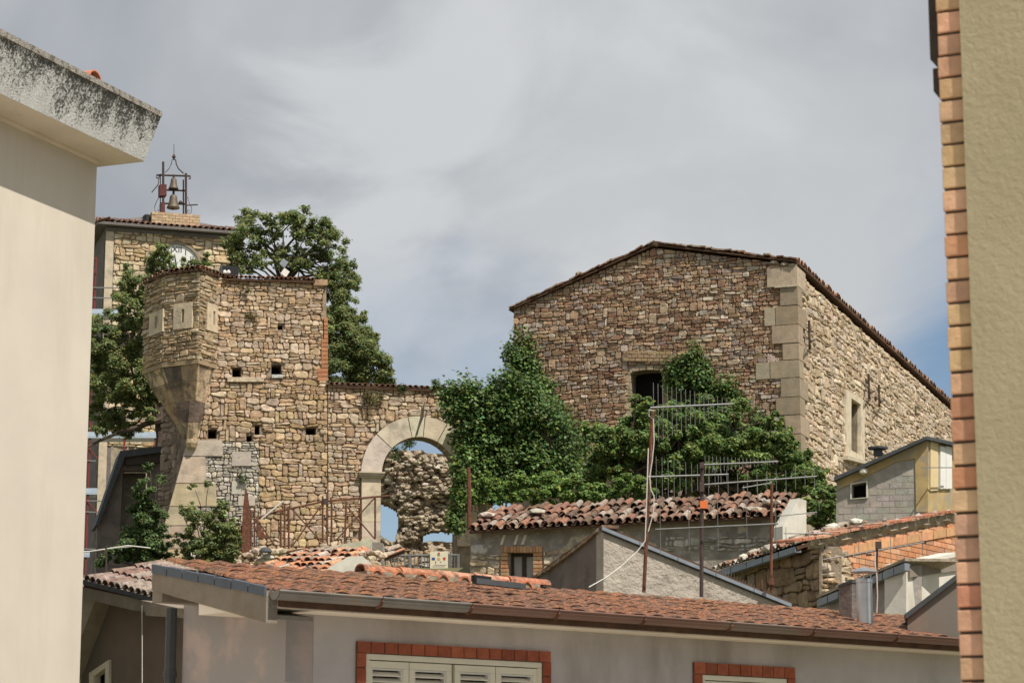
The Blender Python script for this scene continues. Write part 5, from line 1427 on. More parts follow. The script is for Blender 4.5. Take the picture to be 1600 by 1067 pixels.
b = MB(); b.slab(X2, X2.uvs([(1450, 880), (1450, 686), (1520, 702), (1520, 880)]), [], -.4, -.001); b.build('side_wall', MT['yellow_pl'], blk)
m = MB(); m.slab(X2, X2.uvs([(1452, 767), (1452, 690), (1464, 692), (1464, 766)]), [], -.05, .03); m.build('door_jamb', M('cream_jamb', (.66, .52, .30), .95, .08, 5, .2, 30), blk)
for x0, x1 in ((1466, 1474.5), (1475, 1484)):
    m = MB(); m.slab(X2, X2.uvs([(x0, 764), (x0, 697), (x1, 699), (x1, 763)]), [], .0, .05); m.build('shutter', MT['white'], blk)
m = MB(); m.prism([X.hit(1303, 745, .2), X.hit(1448, 681, .2), X.hit(1448, 686, .2), X.hit(1303, 751, .2)], -X.n * 2.6); m.build('roof', MT['slate'], blk)
m = MB(); m.prism([X.hit(1448, 681, .2), X2.hit(1520, 697, .2), X2.hit(1520, 702, .2), X.hit(1448, 686, .2)], -X.n * 2.6); m.build('roof', MT['slate'], blk)
m = MB(); m.prism([X2.hit(1440, 731, .3), X2.hit(1490, 731, .3), X2.hit(1490, 729.6, .3), X2.hit(1440, 729.6, .3)], -X2.n * .02); m.build('awning_rod', MT['alu'], blk)
m = MB(); m.lathe(X.hit(1349, 741, .1), [(.03, 0), (.09, .03), (.09, .10), (.03, .13)], 8); m.build('wall_lamp', MT['white_pl'], blk)
m = MB(); m.lathe(X.hit(1372, 712, -.2), [(.09, 0), (.09, .12)], 8); m.lathe(X.hit(1372, 712, -.2) + UP * .13, [(.2, 0), (.2, .04)], 8); m.build('chimney_cap', MT['slate'], blk)

# ================================================================== LOW OUTBUILDING with gutter, flue and white wall
Y1 = Plane(1416, 25.5, -40); Y2 = Plane(1416, 25.5, 34)
ob_ = thing('white_ended_outbuilding', 'low outbuilding with segmented grey gutter and whitewashed end wall behind the metal flue', 'outbuilding', Y1.at(0, 0))
b = MB(); b.slab(Y1, Y1.uvs([(1416, 1010), (1416, 880), (1280, 938), (1280, 1010)]), [], -.25, -.001); b.build('side_wall', M('patchy_grey_render', (.33, .30, .28), 1, .2, 4, .6, 16, .02, stain=(.44, .38, .29), sscale=3, slo=.5, shi=.6, samt=.7), ob_)
b = MB(); b.slab(Y2, Y2.uvs([(1416, 1010), (1416, 880), (1500, 862), (1500, 1010)]), [], -.25, 0); b.build('end_wall', MT['white_pl'], ob_)
b = MB(); b.slab(Y2, Y2.uvs([(1418, 902), (1418, 885), (1500, 868), (1500, 890)]), [], .002, .03); b.build('end_band', MT['concrete'], ob_)
ga2, gb2 = Y1.hit(1276, 937, .14), Y1.hit(1414, 879, .14)
for i in range(8):
    if i == 1 or i == 2: pass
    q0 = ga2.lerp(gb2, i / 8 + .004); q1 = ga2.lerp(gb2, (i + 1) / 8 - .005)
    m = MB(); m.prism([q0, q1, q1 - UP * .075, q0 - UP * .075], -Y1.n * .08); m.build('gutter_length', MT['zinc'], ob_)
m = MB(); m.prism([ga2 + UP * .02, gb2 + UP * .02, gb2 + UP * .05, ga2 + UP * .05], -Y1.n * .9 + UP * .05); m.build('roof', MT['mortar_pale'], ob_)
fx = P(1350, 900, 22.6)
flu = thing('metal_flue', 'shiny steel chimney flue with heat stains and a conical rain cap', 'flue', P(1350, 958, 22.6))
r0 = 12.5 / FPX * 22.6; zT = P(1350, 904, 22.6).z
m = MB(); m.lathe((fx.x, fx.y, zT - .5), [(r0, 0), (r0, .46), (r0 * 1.05, .463), (r0 * 1.05, .5)], 20); m.lathe((fx.x, fx.y, zT - .5), [(r0 * .93, .3), (r0 * .93, .502)], 20); m.build('flue_pipe', MT['steel'], flu, smooth=False)
m = MB()
for a in (0.3, 2.4, 4.5):
    m.tube([Vector((fx.x + r0 * .9 * math.cos(a), fx.y + r0 * .9 * math.sin(a), zT - .03)), Vector((fx.x + r0 * .9 * math.cos(a), fx.y + r0 * .9 * math.sin(a), zT + .085))], .006, 5)
m.build('cap_strut', MT['steel'], flu)
m = MB(); m.lathe((fx.x, fx.y, zT + .06), [(r0 * 1.7, 0), (r0 * 1.7, .005), (r0 * 1.0, .035), (r0 * .3, .05), (.005, .055)], 20); m.build('rain_cap', MT['steel'], flu)
chx = thing('grey_chimney_box', 'plain grey rendered chimney box touching the left of the metal flue', 'chimney', P(1322, 960, 23.2))
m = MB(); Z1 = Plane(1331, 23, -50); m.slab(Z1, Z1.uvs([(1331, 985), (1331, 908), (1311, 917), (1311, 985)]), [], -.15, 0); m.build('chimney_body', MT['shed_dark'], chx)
m = MB(); m.slab(Z1, Z1.uvs([(1332, 910), (1332, 905), (1310, 914), (1310, 918)]), [], -.16, .01); m.build('chimney_top', MT['slate'], chx)
Z2 = Plane(1424, 22.5, 100)
dg_ = thing('dark_gable_shed', 'dark shaded gable with black sloping roof edge beside the brick edged house', 'shed', Z2.at(0, 0))
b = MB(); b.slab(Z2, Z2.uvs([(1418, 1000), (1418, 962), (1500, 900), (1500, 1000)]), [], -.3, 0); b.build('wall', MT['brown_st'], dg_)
b = MB(); b.prism([Z2.hit(1412, 960, .05), Z2.hit(1506, 888, .05), Z2.hit(1506, 897, .05), Z2.hit(1416, 966, .05)], -Z2.n * 1.6); b.build('roof', MT['slate'], dg_)

# ================================================================== SMALL BROKEN TILE ROOF and stone cap, left of the gate
N = Plane(500, 50, 100)
sr = thing('broken_tile_roof', 'small broken roof of loose orange tiles below a grey stone cap and rusty railing', 'roof', N.at(0, 4))
tile_roof(sr, P(372, 899, 48.5), P(530, 899, 47.5), (P(560, 858, 50.5) - P(455, 899, 48)), 13, 6, [(.56, .24, .13), (.50, .22, .12), (.44, .34, .27), (.58, .30, .18), (.30, .22, .18), (.5, .42, .33)], ov=1.15, cover=.95, jitter=.06, rise=.4, miss=.1)
b = MB(); q0, q1 = P(385, 902, 48.6), P(585, 902, 48.0); b.box(q0 - UP * 2.6, q1 - q0, Vector((0, 3.2, 0)), UP * 2.55); b.build('wall', MT['plaster'], sr)
caps = [((372, 897), (430, 876)), ((430, 876), (485, 862)), ((485, 860), (532, 850)), ((533, 850), (582, 842))]
for i, (a, c) in enumerate(caps):
    m = MB(); h_ = 11 if i < 2 else 17
    pts = [P(a[0], a[1], 51), P(c[0] - .6, c[1], 51.3), P(c[0] - .6, c[1] + h_, 51.3), P(a[0], a[1] + h_, 51)]
    m.prism(pts, Vector((.0, .5, 0)), jit((.92, .88, .80), .08)); m.build('cap_stone', MT['ashlar'], sr)
m = MB(); pts = [P(498, 905, 46.5), P(515, 885, 46.5), P(545, 869, 46.5), P(566, 868, 46.5), P(585, 885, 46.5), P(592, 905, 46.5)]; m.prism(pts, Vector((0, .6, 0))); m.build('plaster_mound', MT['white_pl'], sr)
m = MB(); pts = [P(578, 902, 49), P(582, 846, 49), P(598, 848, 49), P(602, 902, 49)]; m.prism(pts, Vector((0, .8, 0))); m.build('end_pier', MT['plaster'], sr)
for i in range(16):
    m = MB(); x = random.uniform(560, 600); y = random.uniform(862, 900)
    rock(m, P(x, y, 47.8), (.12, .1, .07), jit(random.choice(PALE), .15), i); m.build('rubble_stone', MT['stone'], sr)

# ================================================================== RUSTY RAILING
Rl = Plane(480, 57.5, 80)
rl = thing('rusty_railing', 'rusty iron railing with crossed braces in front of the gate wall', 'railing', Rl.at(0, 5.4))
def rr(par, x0, y0, x1, y1, r_, name, mat='rust', pl=Rl, off=0.0, seg=5):
    m = MB(); m.tube([pl.hit(x0, y0, off), pl.hit(x1, y1, off)], r_, seg); m.build(name, MT[mat], par)
for x, y0, y1 in ((438.5, 796, 864), (444.5, 788, 860), (451, 794, 857), (504, 775, 847), (511, 770, 847), (518, 780, 847), (586, 777, 842), (564, 778, 842)):
    rr(rl, x, y0, x, y1, .026, 'post')
rr(rl, 541, 784, 536.5, 899, .028, 'post', off=.6)
for a in ((400, 809, 441, 797), (441, 797, 506, 783), (506, 783, 610, 774)): rr(rl, *a, .026, 'rail')
rr(rl, 436, 864, 484, 856, .024, 'rail')
for a in ((457, 796, 502, 846), (503, 788, 455, 855), (541, 790, 586, 842), (585, 778, 524, 845), (400, 810, 438, 864), (400, 814, 380, 830)): rr(rl, *a, .018, 'brace', off=.02)
m = MB(); m.slab(Rl, Rl.uvs([(505, 788), (505, 779), (513, 779), (513, 788)]), [], 0, .05); m.build('latch_plate', MT['iron'], rl)
sg = thing('rusty_gate_leaf', 'torn rusty sheet metal gate leaf with two pointed flaps at the left railing end', 'gate', Rl.hit(388, 885))
for pts in ([(383, 760), (386, 768), (391, 798), (391, 822), (378, 826), (379, 800)], [(378, 826), (391, 822), (390, 880), (377, 884)], [(400, 812), (404, 818), (416, 839), (413, 842), (401, 839)]):
    m = MB(); m.slab(Rl, Rl.uvs(pts), [], .03, .045); m.build('sheet', MT['rust'], sg)
for x, y0, y1 in ((377, 820, 886), (392, 796, 874), (397.5, 790, 872)): rr(sg, x, y0, x, y1, .022, 'post')
pw = thing('leaning_pole', 'pale pole leaning across the left end of the rusty railing', 'pole', Rl.hit(402, 815))
rr(pw, 408, 811, 443, 782, .02, 'pole', 'cable', off=.1)
bkt = thing('dark_bucket', 'dark upturned basin lying on rubble under the rusty railing', 'basin', Rl.hit(414, 866, .3))
m = MB(); o = Rl.hit(415, 862, .3); m.lathe(o, [(.17, 0), (.16, .02), (.10, .09), (.04, .11)], 12); m.build('basin', MT['slate'], bkt)
rub = thing('rubble_heap', 'heap of pale broken stones below the rusty railing and tower quoins', 'rubble', Rl.at(-1.5, 5.4))
for i in range(40):
    x = random.uniform(370, 440); y = random.uniform(860, 892)
    m = MB(); rock(m, Rl.hit(x, y, random.uniform(-.6, .2)), (random.uniform(.1, .22), .15, random.uniform(.07, .13)), jit(random.choice(GREYS + PALE), .15), i); m.build('rubble_stone', MT['stone'], rub)

# grey gate fence with notice
Fg = Plane(650, 56, 88)
gf = thing('grey_mesh_gate', 'low grey bar fence below the arch behind the notice board', 'fence', Fg.at(0, 5))
for x in (597, 640, 672, 702, 716): rr(gf, x, 865, x, 905, .03, 'post', 'alu', Fg)
for y in (866.5, 900): rr(gf, 597, y + 1, 716, y, .022, 'rail', 'alu', Fg)
for i in range(22):
    x = 601 + i * 5.2
    rr(gf, x, 867, x, 900, .010, 'bar', 'alu', Fg, 0, 4)
nb2 = thing('notice_board', 'cream notice board with small crests and text lines on the grey fence', 'sign', Fg.hit(686, 896, .1))
m = MB(); m.slab(Fg, Fg.uvs([(672, 897), (672, 862), (700, 861.5), (700, 897)]), [], .06, .085); pn = m.build('panel', MT['sign'], nb2)
def decal(x0, y0, x1, y1, mat, name, o=.087):
    m = MB(); m.slab(Fg, Fg.uvs([(x0, y1), (x0, y0), (x1, y0), (x1, y1)]), [], o - .004, o + .002); m.build(name, MT[mat], pn)
m = MB(); m.slab(Fg, [(Fg.uv(685.5, 866.8)[0] + .038 * math.cos(k * .7854), Fg.uv(685.5, 866.8)[1] + .035 * math.sin(k * .7854)) for k in range(8)], [], .083, .089); m.build('crest', MT['ink'], pn)
m = MB(); m.slab(Fg, [(Fg.uv(685.5, 864.4)[0] + .026 * math.cos(k * .7854), Fg.uv(685.5, 864.4)[1] + .018 * math.sin(k * .7854)) for k in range(8)], [], .0835, .0895); m.build('crest_crown', MT['red_ink'], pn)
decal(674.6, 871.2, 679.6, 875.4, 'blue_ink', 'flag_print')
m = MB(); c_ = Fg.uv(677.1, 873.3)
for k in range(12):
    a = k * math.pi / 6; m.pbox(Fg, c_[0] + .016 * math.cos(a) - .002, c_[0] + .016 * math.cos(a) + .002, c_[1] + .016 * math.sin(a) - .002, c_[1] + .016 * math.sin(a) + .002, .09, .0915)
m.build('flag_stars', MT['gold_ink'], pn)
m = MB(); m.slab(Fg, [(Fg.uv(685.5, 873.5)[0] + .038 * math.cos(k * .7854), Fg.uv(685.5, 873.5)[1] + .038 * math.sin(k * .7854)) for k in range(8)], [], .083, .089); m.build('round_seal', MT['gold_ink'], pn)
m = MB(); m.slab(Fg, Fg.uvs([(692, 871), (696.5, 871), (696, 874), (694.2, 876.5), (692.4, 874)]), [], .083, .089); m.build('shield_crest', MT['red_ink'], pn)
decal(680, 877, 681.6, 880.6, 'red_ink', 'mark'); decal(687.6, 877.4, 689, 879, 'blue_ink', 'mark')
for k, y in enumerate((882.6, 885, 888.4, 890.8, 893)): decal(675 if k % 2 else 678, y, 697 - (k % 3) * 2, y + .7, 'ink', 'text_line')
rp = thing('rusty_post', 'tall rusty post standing in ivy at the left end of the low tiled house', 'post', D.hit(734, 822, .3))
m = MB(); m.tube([D.hit(733, 824, .3), D.hit(733.5, 775, .3), D.hit(732, 730, .3)], .045, 6); m.build('post', MT['rust'], rp)

# ================================================================== TV ANTENNAS
def antenna(label, base, tip, Y, booms, mr, extras=(), mat='rust'):
    bpos = P(base[0], base[1], Y)
    t = thing('tv_antenna', label, 'antenna', bpos, 'rooftop tv antennas')
    tp_ = P(tip[0], tip[1], Y)
    m = MB(); m.tube(wob([bpos, bpos.lerp(tp_, .33), bpos.lerp(tp_, .66), tp_], .004), mr, 8); m.build('mast', MT[mat], t)
    for (x0, y0, x1, y1, n, up0, up1, dn0, dn1, rb, dY) in booms:
        a = P(x0, y0, Y - .02); c = P(x1, y1, Y - .02 + dY)
        m = MB(); m.tube([a, c], rb, 6); bo_ = m.build('boom', MT['alu'], t)
        for i in range(n):
            f = i / max(1, n - 1); q = a.lerp(c, .04 + .94 * f)
            u_ = (up0 + (up1 - up0) * f) / FPX * Y; d_ = (dn0 + (dn1 - dn0) * f) / FPX * Y
            m = MB(); m.tube([q + UP * u_, q - UP * d_], .0034, 4); m.build('element', MT['alu'], bo_)
    for (x, y, w_, h_, mt, nm) in extras:
        m = MB(); q = P(x, y, Y - .05); m.box(q - Vector((w_ / 2, 0, h_ / 2)), Vector((w_, 0, 0)), Vector((0, .04, 0)), Vector((0, 0, h_))); m.build(nm, MT[mt], t)
    return t
Ya = 27.2
antenna('tallest rusty antenna mast with two long comb aerials in front of the hall window', (1006, 925), (1020, 637), Ya,
        [(1016, 637, 1145, 631, 18, 40, 8, 58, 8, .012, .25), (1011, 745, 1138, 741, 14, 34, 8, 42, 14, .011, .25)], .021)
antenna('dark antenna mast with orange junction box and three stacked aerials', (1096, 932), (1097, 722), Ya - .3,
        [(1097, 726, 1216, 721, 20, 14, 3, 14, 3, .009, .2), (1100, 757, 1276, 744, 12, 14, 14, 18, 18, .009, .3), (1024, 827, 1216, 818, 5, 38, 38, 40, 34, .010, -.2)], .022,
        [(1100, 788, .085, .085, 'orange', 'junction_box'), (1097, 760, .05, .11, 'iron', 'clamp'), (1097, 727, .05, .06, 'iron', 'clamp')], 'iron')
antenna('thin rusty antenna mast with bare side rods in front of the dark stone wall', (1205, 925), (1206, 755), 29.0,
        [(1160, 762, 1206, 754, 3, 4, 4, 6, 60, .008, .1), (1215, 806, 1276, 800, 2, 4, 4, 8, 8, .007, .2), (1225, 833, 1300, 834, 3, 10, 3, 12, 4, .007, .2)], .018, [(1206, 908, .06, .08, 'rust', 'clamp')])
antenna('short antenna mast behind the metal flue with one long bare boom', (1371, 957), (1370, 848), 23.6,
        [(1286, 874, 1444, 847, 4, 24, 20, 42, 20, .007, .2)], .011, [(1373, 851, .055, .07, 'iron', 'amplifier_box'), (1358, 866, .05, .02, 'iron', 'clamp')])
small = antenna('little comb aerial low under the stony eaves against the dark wall', (1190, 925), (1190, 905), 33.0, [(1118, 893, 1180, 920, 14, 10, 6, 6, 4, .008, -.3)], .012)
cbt = thing('antenna_cable', 'pale cable sagging from the tallest antenna mast down to the orange roof', 'cable', P(920, 916, Ya - .6))
pts = [P(1013, 700, Ya - .05), P(1011, 760, Ya - .06), P(1008, 845, Ya - .06), P(995, 862, Ya - .1), P(970, 885, Ya - .2), P(945, 903, Ya - .4), P(920, 917, Ya - .6)]
m = MB(); m.tube(pts, .007, 5); m.build('cable', MT['cable'], cbt)
c2_ = thing('looped_cable', 'white cable looping round the upper part of the tallest antenna mast', 'cable', P(1016, 740, Ya))
m = MB(); m.tube([P(x, y, Ya - .07) for x, y in ((1022, 642), (1014, 640), (1014, 650), (1021, 655), (1022, 690), (1019, 720), (1015, 745), (1017, 765), (1022, 775), (1021, 800), (1013, 830))], .006, 5); m.build('cable', MT['cable'], c2_)
c3_ = thing('flue_side_cable', 'pale cable running down the short antenna mast beside the flue', 'cable', P(1366, 955, 23.5))
m = MB(); m.tube([P(x, y, 23.5) for x, y in ((1368, 862), (1367, 880), (1370, 900), (1371, 930), (1370, 957))], .006, 5); m.build('cable', MT['cable'], c3_)
oc = thing('overhead_cable', 'thin overhead cable crossing the shrubs at the far left', 'cable', P(125, 864, 45))
m = MB(); m.tube([P(x, y, 45) for x, y in ((100, 866), (150, 860), (200, 852), (235, 856))], .012, 4); m.tube([P(x, y, 45) for x, y in ((100, 868), (160, 858), (210, 853))], .01, 4); m.build('cable', MT['cable'], oc)
oc2 = thing('cable_post', 'thin dark post carrying the overhead cable among the shrubs', 'post', P(166, 905, 45))
m = MB(); m.tube([P(166, 905, 45), P(166, 852, 45)], .018, 5); m.build('post', MT['iron'], oc2)

# ================================================================== FLOODLIGHTS
fl = thing('floodlight', 'black rectangular floodlight standing on the tower wall beside the turret roof', 'floodlight', T.hit(357, 432, -.2))
m = MB(); a = T.uvs([(345, 428), (347, 413), (374, 415), (373, 429)]); m.slab(T, a, [], -.4, -.1); m.build('housing', MT['black'], fl)
m = MB(); m.slab(T, T.uvs([(344, 428), (345, 414), (348, 413), (347, 428)]), [], -.4, .0); m.build('side_shield', MT['slate'], fl)
for x in (351, 357):
    m = MB(); m.lathe(T.hit(x, 428, .02), [(.03, 0), (.05, .02), (.05, .07), (.02, .10)], 8); m.build('insulator', MT['white'], fl)
for (x, y, lab, mt) in ((445, 408, 'upper pale grey tilted square floodlight in front of the tree', 'zinc'), (447, 423, 'lower white tilted square floodlight on top of the tower wall', 'white')):
    t = thing('square_floodlight', lab, 'floodlight', T.hit(x, y + 8, -.3), 'square floodlights over the tower wall')
    m = MB(); m.slab(T, T.uvs([(x - 7, y + 1), (x - 1, y - 7), (x + 7, y - 1), (x + 1, y + 8)]), [], -.3, -.2); m.build('lamp_panel', MT[mt], t)
    m = MB(); m.tube([T.hit(x, y, -.32), T.hit(x - 2, 440, -.34)], .02, 5); m.build('bracket', MT['iron'], t)

# ================================================================== VEGETATION
# airy tree behind the tower wall
Y_ = 72
t1 = thing('airy_tree', 'open crowned tree with showing branches behind the square tower wall', 'tree', P(455, 700, Y_))
cl = [(375, 385, 22), (395, 362, 30), (388, 345, 18), (420, 372, 24), (450, 335, 20), (462, 348, 22), (478, 330, 12), (480, 365, 30), (505, 365, 26), (520, 385, 26), (500, 395, 26), (535, 410, 24), (548, 432, 18), (520, 425, 24), (548, 452, 13), (470, 395, 18), (440, 385, 16), (405, 395, 20), (372, 412, 22), (390, 418, 20), (355, 385, 12), (500, 440, 22), (535, 460, 14), (445, 425, 14), (425, 352, 14), (555, 420, 8), (515, 455, 26), (540, 475, 20), (415, 345, 12), (470, 415, 20), (440, 415, 16), (490, 440, 22), (515, 430, 22), (530, 450, 22), (410, 415, 16), (550, 445, 16)]
trk = MB(); limb(trk, P(455, 700, Y_), P(448, 440, Y_), .18, .12); limb(trk, P(448, 440, Y_), P(435, 400, Y_), .1, .07)
for (x, y, r_) in cl: limb(trk, P(*random.choice([(448, 440), (440, 410), (435, 400), (455, 450)]), Y_), P(x, y, Y_ + random.uniform(-.6, .6)), .05, .012, .3, 5)
trk.build('trunk', MT['bark'], t1)
leaves('crown', px_blobs(cl, Y_, .7, 9), 36000, .10, LF['tree'], t1, aspect=.5, shell=.5)
t2 = thing('dense_green_tree', 'dense rounded green tree rising behind the low gate wall right of the tower', 'tree', P(560, 720, 71))
cl = [(530, 500, 28), (545, 525, 34), (565, 520, 24), (575, 550, 32), (545, 560, 38), (590, 575, 26), (565, 585, 34), (530, 590, 34), (604, 590, 16), (520, 545, 30), (520, 480, 22), (585, 530, 12), (610, 600, 12), (528, 520, 30), (560, 540, 34), (575, 570, 34), (555, 590, 34), (600, 585, 22), (535, 470, 18), (550, 500, 24)]
trk = MB(); limb(trk, P(560, 720, 71), P(550, 580, 71), .2, .1)
for c in cl[:8]: limb(trk, P(552, 600, 71), P(c[0], c[1], 71), .06, .02)
trk.build('trunk', MT['bark'], t2)
leaves('crown', px_blobs(cl, 71, .8, 8), 60000, .10, LF['tree'], t2, aspect=.5, shell=.4)
# shaded tree left of the turret
t3 = thing('shaded_tree', 'big dark leaning tree between the clock tower and the turret', 'tree', P(262, 780, 66))
cl = [(240, 415, 24), (265, 405, 22), (295, 408, 20), (320, 410, 16), (222, 440, 28), (205, 470, 32), (235, 470, 26), (180, 495, 26), (160, 525, 30), (195, 520, 32), (150, 560, 26), (185, 560, 36), (215, 555, 26), (225, 600, 30), (190, 605, 36), (155, 605, 28), (145, 640, 24), (175, 645, 30), (215, 640, 28), (240, 620, 18), (200, 670, 18), (160, 675, 16), (240, 655, 14), (140, 590, 20), (215, 500, 24), (262, 425, 20), (230, 520, 26), (220, 570, 30), (200, 540, 34), (170, 600, 32), (205, 620, 32), (240, 590, 20), (240, 500, 20), (180, 660, 26), (150, 580, 24), (210, 440, 22), (240, 445, 22), (165, 560, 28)]
trk = MB(); limb(trk, P(262, 800, 66), P(250, 655, 66), .22, .15); limb(trk, P(255, 655, 65.8), P(185, 675, 65.5), .10, .06); limb(trk, P(185, 675, 65.5), P(130, 700, 65.2), .06, .03); limb(trk, P(250, 655, 66), P(205, 520, 66), .14, .06)
for c in cl: limb(trk, P(*random.choice([(240, 640), (225, 580), (210, 530)]), 66), P(c[0], c[1], 66 + random.uniform(-.5, .5)), .04, .012, .3)
trk.build('trunk', MT['bark'], t3)
leaves('crown', px_blobs(cl, 66, .9, 6), 62000, .10, LF['tree'], t3, aspect=.5, shell=.4)
# shrubs at the tower foot
t4 = thing('leafy_shrub', 'loose light leaved shrub against the pale quoins of the tower foot', 'shrub', P(325, 893, 57))
cl = [(312, 815, 24), (338, 835, 26), (355, 850, 26), (322, 862, 26), (300, 850, 20), (345, 800, 16), (366, 840, 18), (300, 800, 18), (325, 810, 20), (345, 815, 20), (360, 835, 18), (285, 790, 12), (310, 845, 24), (340, 855, 26), (365, 860, 14), (295, 870, 20), (325, 875, 24), (305, 765, 9), (326, 758, 8), (350, 790, 10), (280, 840, 14), (365, 812, 8), (350, 845, 22), (362, 825, 16), (335, 870, 22), (355, 870, 18), (340, 830, 20), (300, 885, 16), (285, 865, 14), (372, 845, 12)]
trk = MB()
for c in cl: limb(trk, P(322 + random.uniform(-12, 12), 893, 57), P(c[0], c[1], 57), .022, .006, .25)
trk.build('stem', MT['bark'], t4)
leaves('foliage', px_blobs(cl, 57, .5, 5), 26000, .08, LF['tree'], t4, aspect=.5, shell=.6)
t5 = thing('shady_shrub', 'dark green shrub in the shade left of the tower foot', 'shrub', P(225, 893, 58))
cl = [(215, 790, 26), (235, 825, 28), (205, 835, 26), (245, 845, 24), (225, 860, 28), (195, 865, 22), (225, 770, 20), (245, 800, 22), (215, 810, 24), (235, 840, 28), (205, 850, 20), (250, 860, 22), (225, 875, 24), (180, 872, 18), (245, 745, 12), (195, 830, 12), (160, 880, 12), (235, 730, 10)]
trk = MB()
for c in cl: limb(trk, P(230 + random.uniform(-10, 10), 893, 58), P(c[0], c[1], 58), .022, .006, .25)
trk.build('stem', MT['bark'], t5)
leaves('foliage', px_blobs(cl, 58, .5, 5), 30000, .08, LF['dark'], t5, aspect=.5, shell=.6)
# ivy over the gate wall
ivp = Plane(740, 61, 82)
iv = thing('wall_ivy', 'dense dark ivy swallowing the right half of the gate wall', 'ivy', ivp.at(0, 5.4))
poly = [(695, 612), (715, 603), (760, 597), (800, 592), (842, 610), (862, 650), (890, 690), (905, 740), (850, 760), (735, 775), (722, 765), (722, 705), (708, 680), (705, 645)]
bl = poly_blobs(ivp, poly, 150, .18, .42, .5, .7)
b = MB(); b.slab(ivp, ivp.uvs([(722, 625), (760, 612), (830, 612), (850, 660), (885, 735), (735, 760), (730, 690)]), [], -.5, -.05); b.build('wall', MT['mortar'], iv)
leaves('foliage', bl, 26000, .105, LF['ivy'], iv, up=.35, aspect=.8, shell=.12)
ivl = [(718, 690), (716, 730), (714, 770), (710, 800), (716, 820), (724, 790), (708, 815), (722, 750)]
leaves('hanging_foliage', [(ivp.hit(x, y, random.uniform(.1, .4)), (.22, .2, .28)) for x, y in ivl], 2600, .1, LF['fig'], iv, up=.3, aspect=.7)
iv2 = thing('corner_ivy', 'column of dark ivy climbing the left corner of the stone hall', 'ivy', F.hit(830, 720, .1))
poly = [(806, 528), (820, 524), (830, 535), (845, 575), (862, 600), (872, 640), (895, 665), (925, 700), (930, 735), (790, 735), (792, 600), (798, 560)]
leaves('foliage', poly_blobs(F, poly, 110, .22, .48, .6, .7), 19000, .115, LF['ivy'], iv2, up=.35, aspect=.8, shell=.12)
m = MB()
for k in range(5): limb(m, F.hit(812 + k * 12, 735, .05), F.hit(808 + k * 9, 560 + k * 25, .12), .05, .015)
m.build('stem', MT['bark'], iv2)
iv3 = thing('window_ivy', 'ivy clump climbing the hall wall right of the dark window opening', 'ivy', F.hit(1090, 700, .1))
poly = [(1062, 552), (1080, 545), (1100, 555), (1112, 575), (1125, 595), (1165, 605), (1172, 625), (1190, 650), (1040, 660), (1045, 600)]
leaves('foliage', poly_blobs(F, poly, 55, .2, .42, .5, .7), 8500, .115, LF['ivy'], iv3, up=.35, aspect=.8, shell=.15)
m = MB()
for k in range(3): limb(m, F.hit(1085 + k * 12, 700, .05), F.hit(1080 + k * 14, 565 + k * 15, .12), .04, .015)
m.build('stem', MT['bark'], iv3)
# fig thicket in front of the hall
fg = thing('fig_thicket', 'wide bright green fig thicket filling the yard in front of the stone hall', 'fig tree', P(1110, 790, 68))
cl = [(925, 665, 20), (945, 690, 28), (985, 680, 22), (960, 720, 28), (1000, 650, 20), (1020, 685, 28), (1010, 720, 30), (1050, 660, 26), (1060, 700, 34), (1095, 670, 30), (1100, 715, 36), (1140, 660, 26), (1140, 700, 34), (1180, 690, 30), (1175, 730, 34), (1215, 680, 20), (1220, 710, 26), (1245, 735, 26), (1265, 760, 24), (1235, 770, 28), (1060, 740, 34), (1110, 750, 34), (1160, 765, 28), (1200, 765, 26), (960, 745, 22), (1015, 750, 26), (995, 620, 12), (1225, 655, 10), (1282, 742, 12), (1010, 632, 10), (890, 700, 16), (905, 735, 20), (1030, 665, 24), (1075, 640, 18), (1120, 655, 22), (1160, 670, 24), (1200, 700, 26), (1080, 690, 30), (1040, 700, 28), (990, 710, 28), (950, 705, 24), (930, 740, 24), (975, 655, 16), (1225, 740, 26), (1190, 750, 26), (1140, 735, 28), (1250, 715, 18), (1205, 660, 14), (1090, 720, 28), (1130, 690, 28), (1000, 690, 22), (1060, 640, 18), (1100, 630, 14), (1150, 640, 18), (1190, 660, 20), (1225, 690, 20), (1240, 715, 22), (1260, 740, 20), (1030, 640, 16), (1010, 660, 20), (975, 685, 22), (945, 720, 26), (920, 745, 24), (1140, 710, 30), (1170, 700, 28), (1070, 670, 26), (1110, 690, 28), (1050, 735, 28), (1280, 765, 16), (930, 685, 18)]
trk = MB()
for c in cl: limb(trk, P(random.choice([1000, 1060, 1120, 1180, 1230, 950]), 800, 68), P(c[0], c[1], 68 + random.uniform(-.8, .8)), .05, .015, .3)
trk.build('trunk', MT['bark'], fg)
leaves('crown', px_blobs(cl, 68, .9, 7), 140000, .115, LF['fig'], fg, aspect=.62, shell=.2)
fg2 = thing('fig_bush', 'small fig bush hanging beside the white parapet of the low house', 'fig tree', P(1290, 835, 55))
cl = [(1275, 790, 18), (1295, 785, 16), (1290, 805, 20), (1315, 800, 14), (1328, 798, 9), (1275, 815, 14), (1300, 822, 14), (1270, 770, 14), (1300, 765, 8)]
trk = MB()
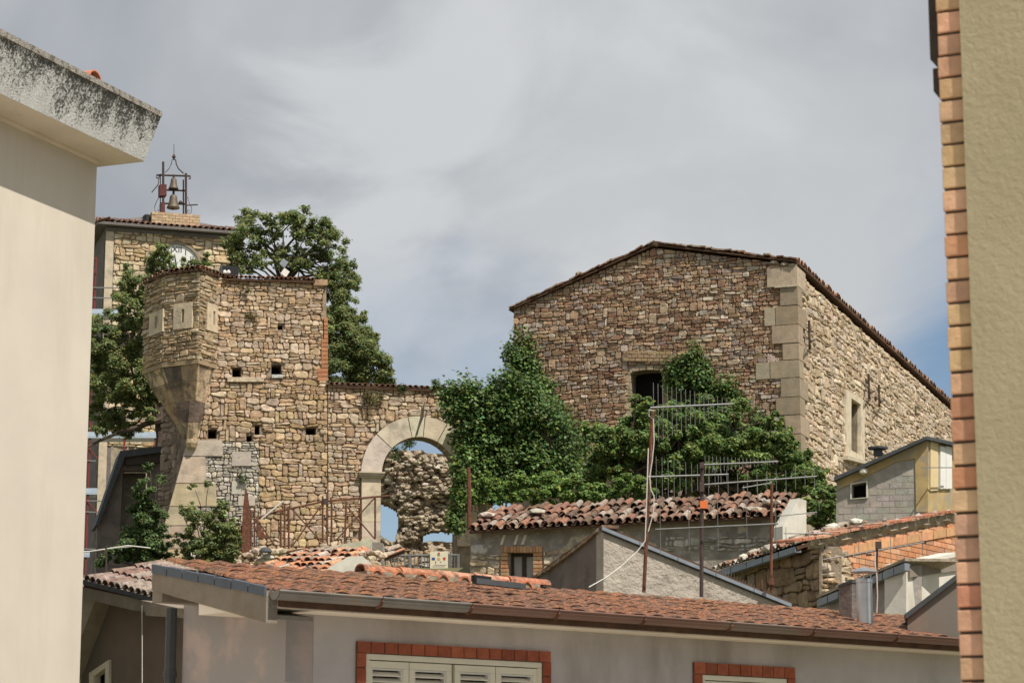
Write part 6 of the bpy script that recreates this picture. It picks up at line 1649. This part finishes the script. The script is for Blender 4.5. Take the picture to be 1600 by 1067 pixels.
for c in cl: limb(trk, P(1285, 838, 55), P(c[0], c[1], 55), .03, .01, .3)
trk.build('trunk', MT['bark'], fg2)
leaves('crown', px_blobs(cl, 55, .4, 6), 7000, .115, LF['fig'], fg2, aspect=.62, shell=.2)
hg = thing('ivy_hedge', 'long clipped looking ivy hedge along the top of the old barrel tile roof', 'hedge', P(870, 790, 58))
cl = [(745 + i * 15.5, 762 + random.uniform(-14, 14) - (8 if i < 3 else 0), random.uniform(14, 20)) for i in range(18)] + [(738 + i * 16, 778, 13) for i in range(18)] + [(728, 745, 12), (722, 775, 12)]
trk = MB()
for c in cl[::3]: limb(trk, P(c[0], 800, 58), P(c[0], c[1], 58), .03, .01)
trk.build('stem', MT['bark'], hg)
leaves('foliage', px_blobs(cl, 57.6, .35, 5), 34000, .09, LF['hedge'], hg, aspect=.7, shell=.15)
# plants growing out of the masonry
for (x, y, r_, pl_, lab, n_) in ((582, 618, 15, T, 'grey green caper plant hanging from the gate wall top', 700), (628, 607, 8, T, 'little green tuft under the gate wall coping', 220), (680, 600, 10, T, 'small sprig growing on the gate wall coping near the ivy', 200),
                                 (385, 455, 9, T, 'dry tuft in the joint between turret and tower wall', 160), (392, 492, 9, T, 'pale dry tuft growing in the middle of the tower wall', 160), (378, 745, 8, T, 'small weed rooted in pale stones of the tower foot', 160),
                                 (1432, 640, 9, S, 'yellowing weed high on the long side wall of the hall', 200), (640, 690, 16, Plane(640, 69.4, 86), 'shrubby plant hanging from the ruined wall inside the arch', 900), (612, 705, 12, Plane(640, 69.2, 86), 'dark leaves at the left inside the gateway arch', 500)):
    q = pl_.hit(x, y, .12); t = thing('wall_plant', lab, 'plant', q)
    rm = r_ / FPX * q.y
    dry = 'dry' in lab or 'yellow' in lab or 'caper' in lab
    leaves('foliage', [(q + Vector((random.gauss(0, .4) * rm, random.gauss(0, .2) * rm, random.gauss(0, .4) * rm)), (rm * .6, rm * .35, rm * .6)) for _ in range(6)], n_, .07, LF['dry' if dry else 'dark'], t, aspect=.4, shell=.4)
# trees and roofs further along the ridge, mostly hidden
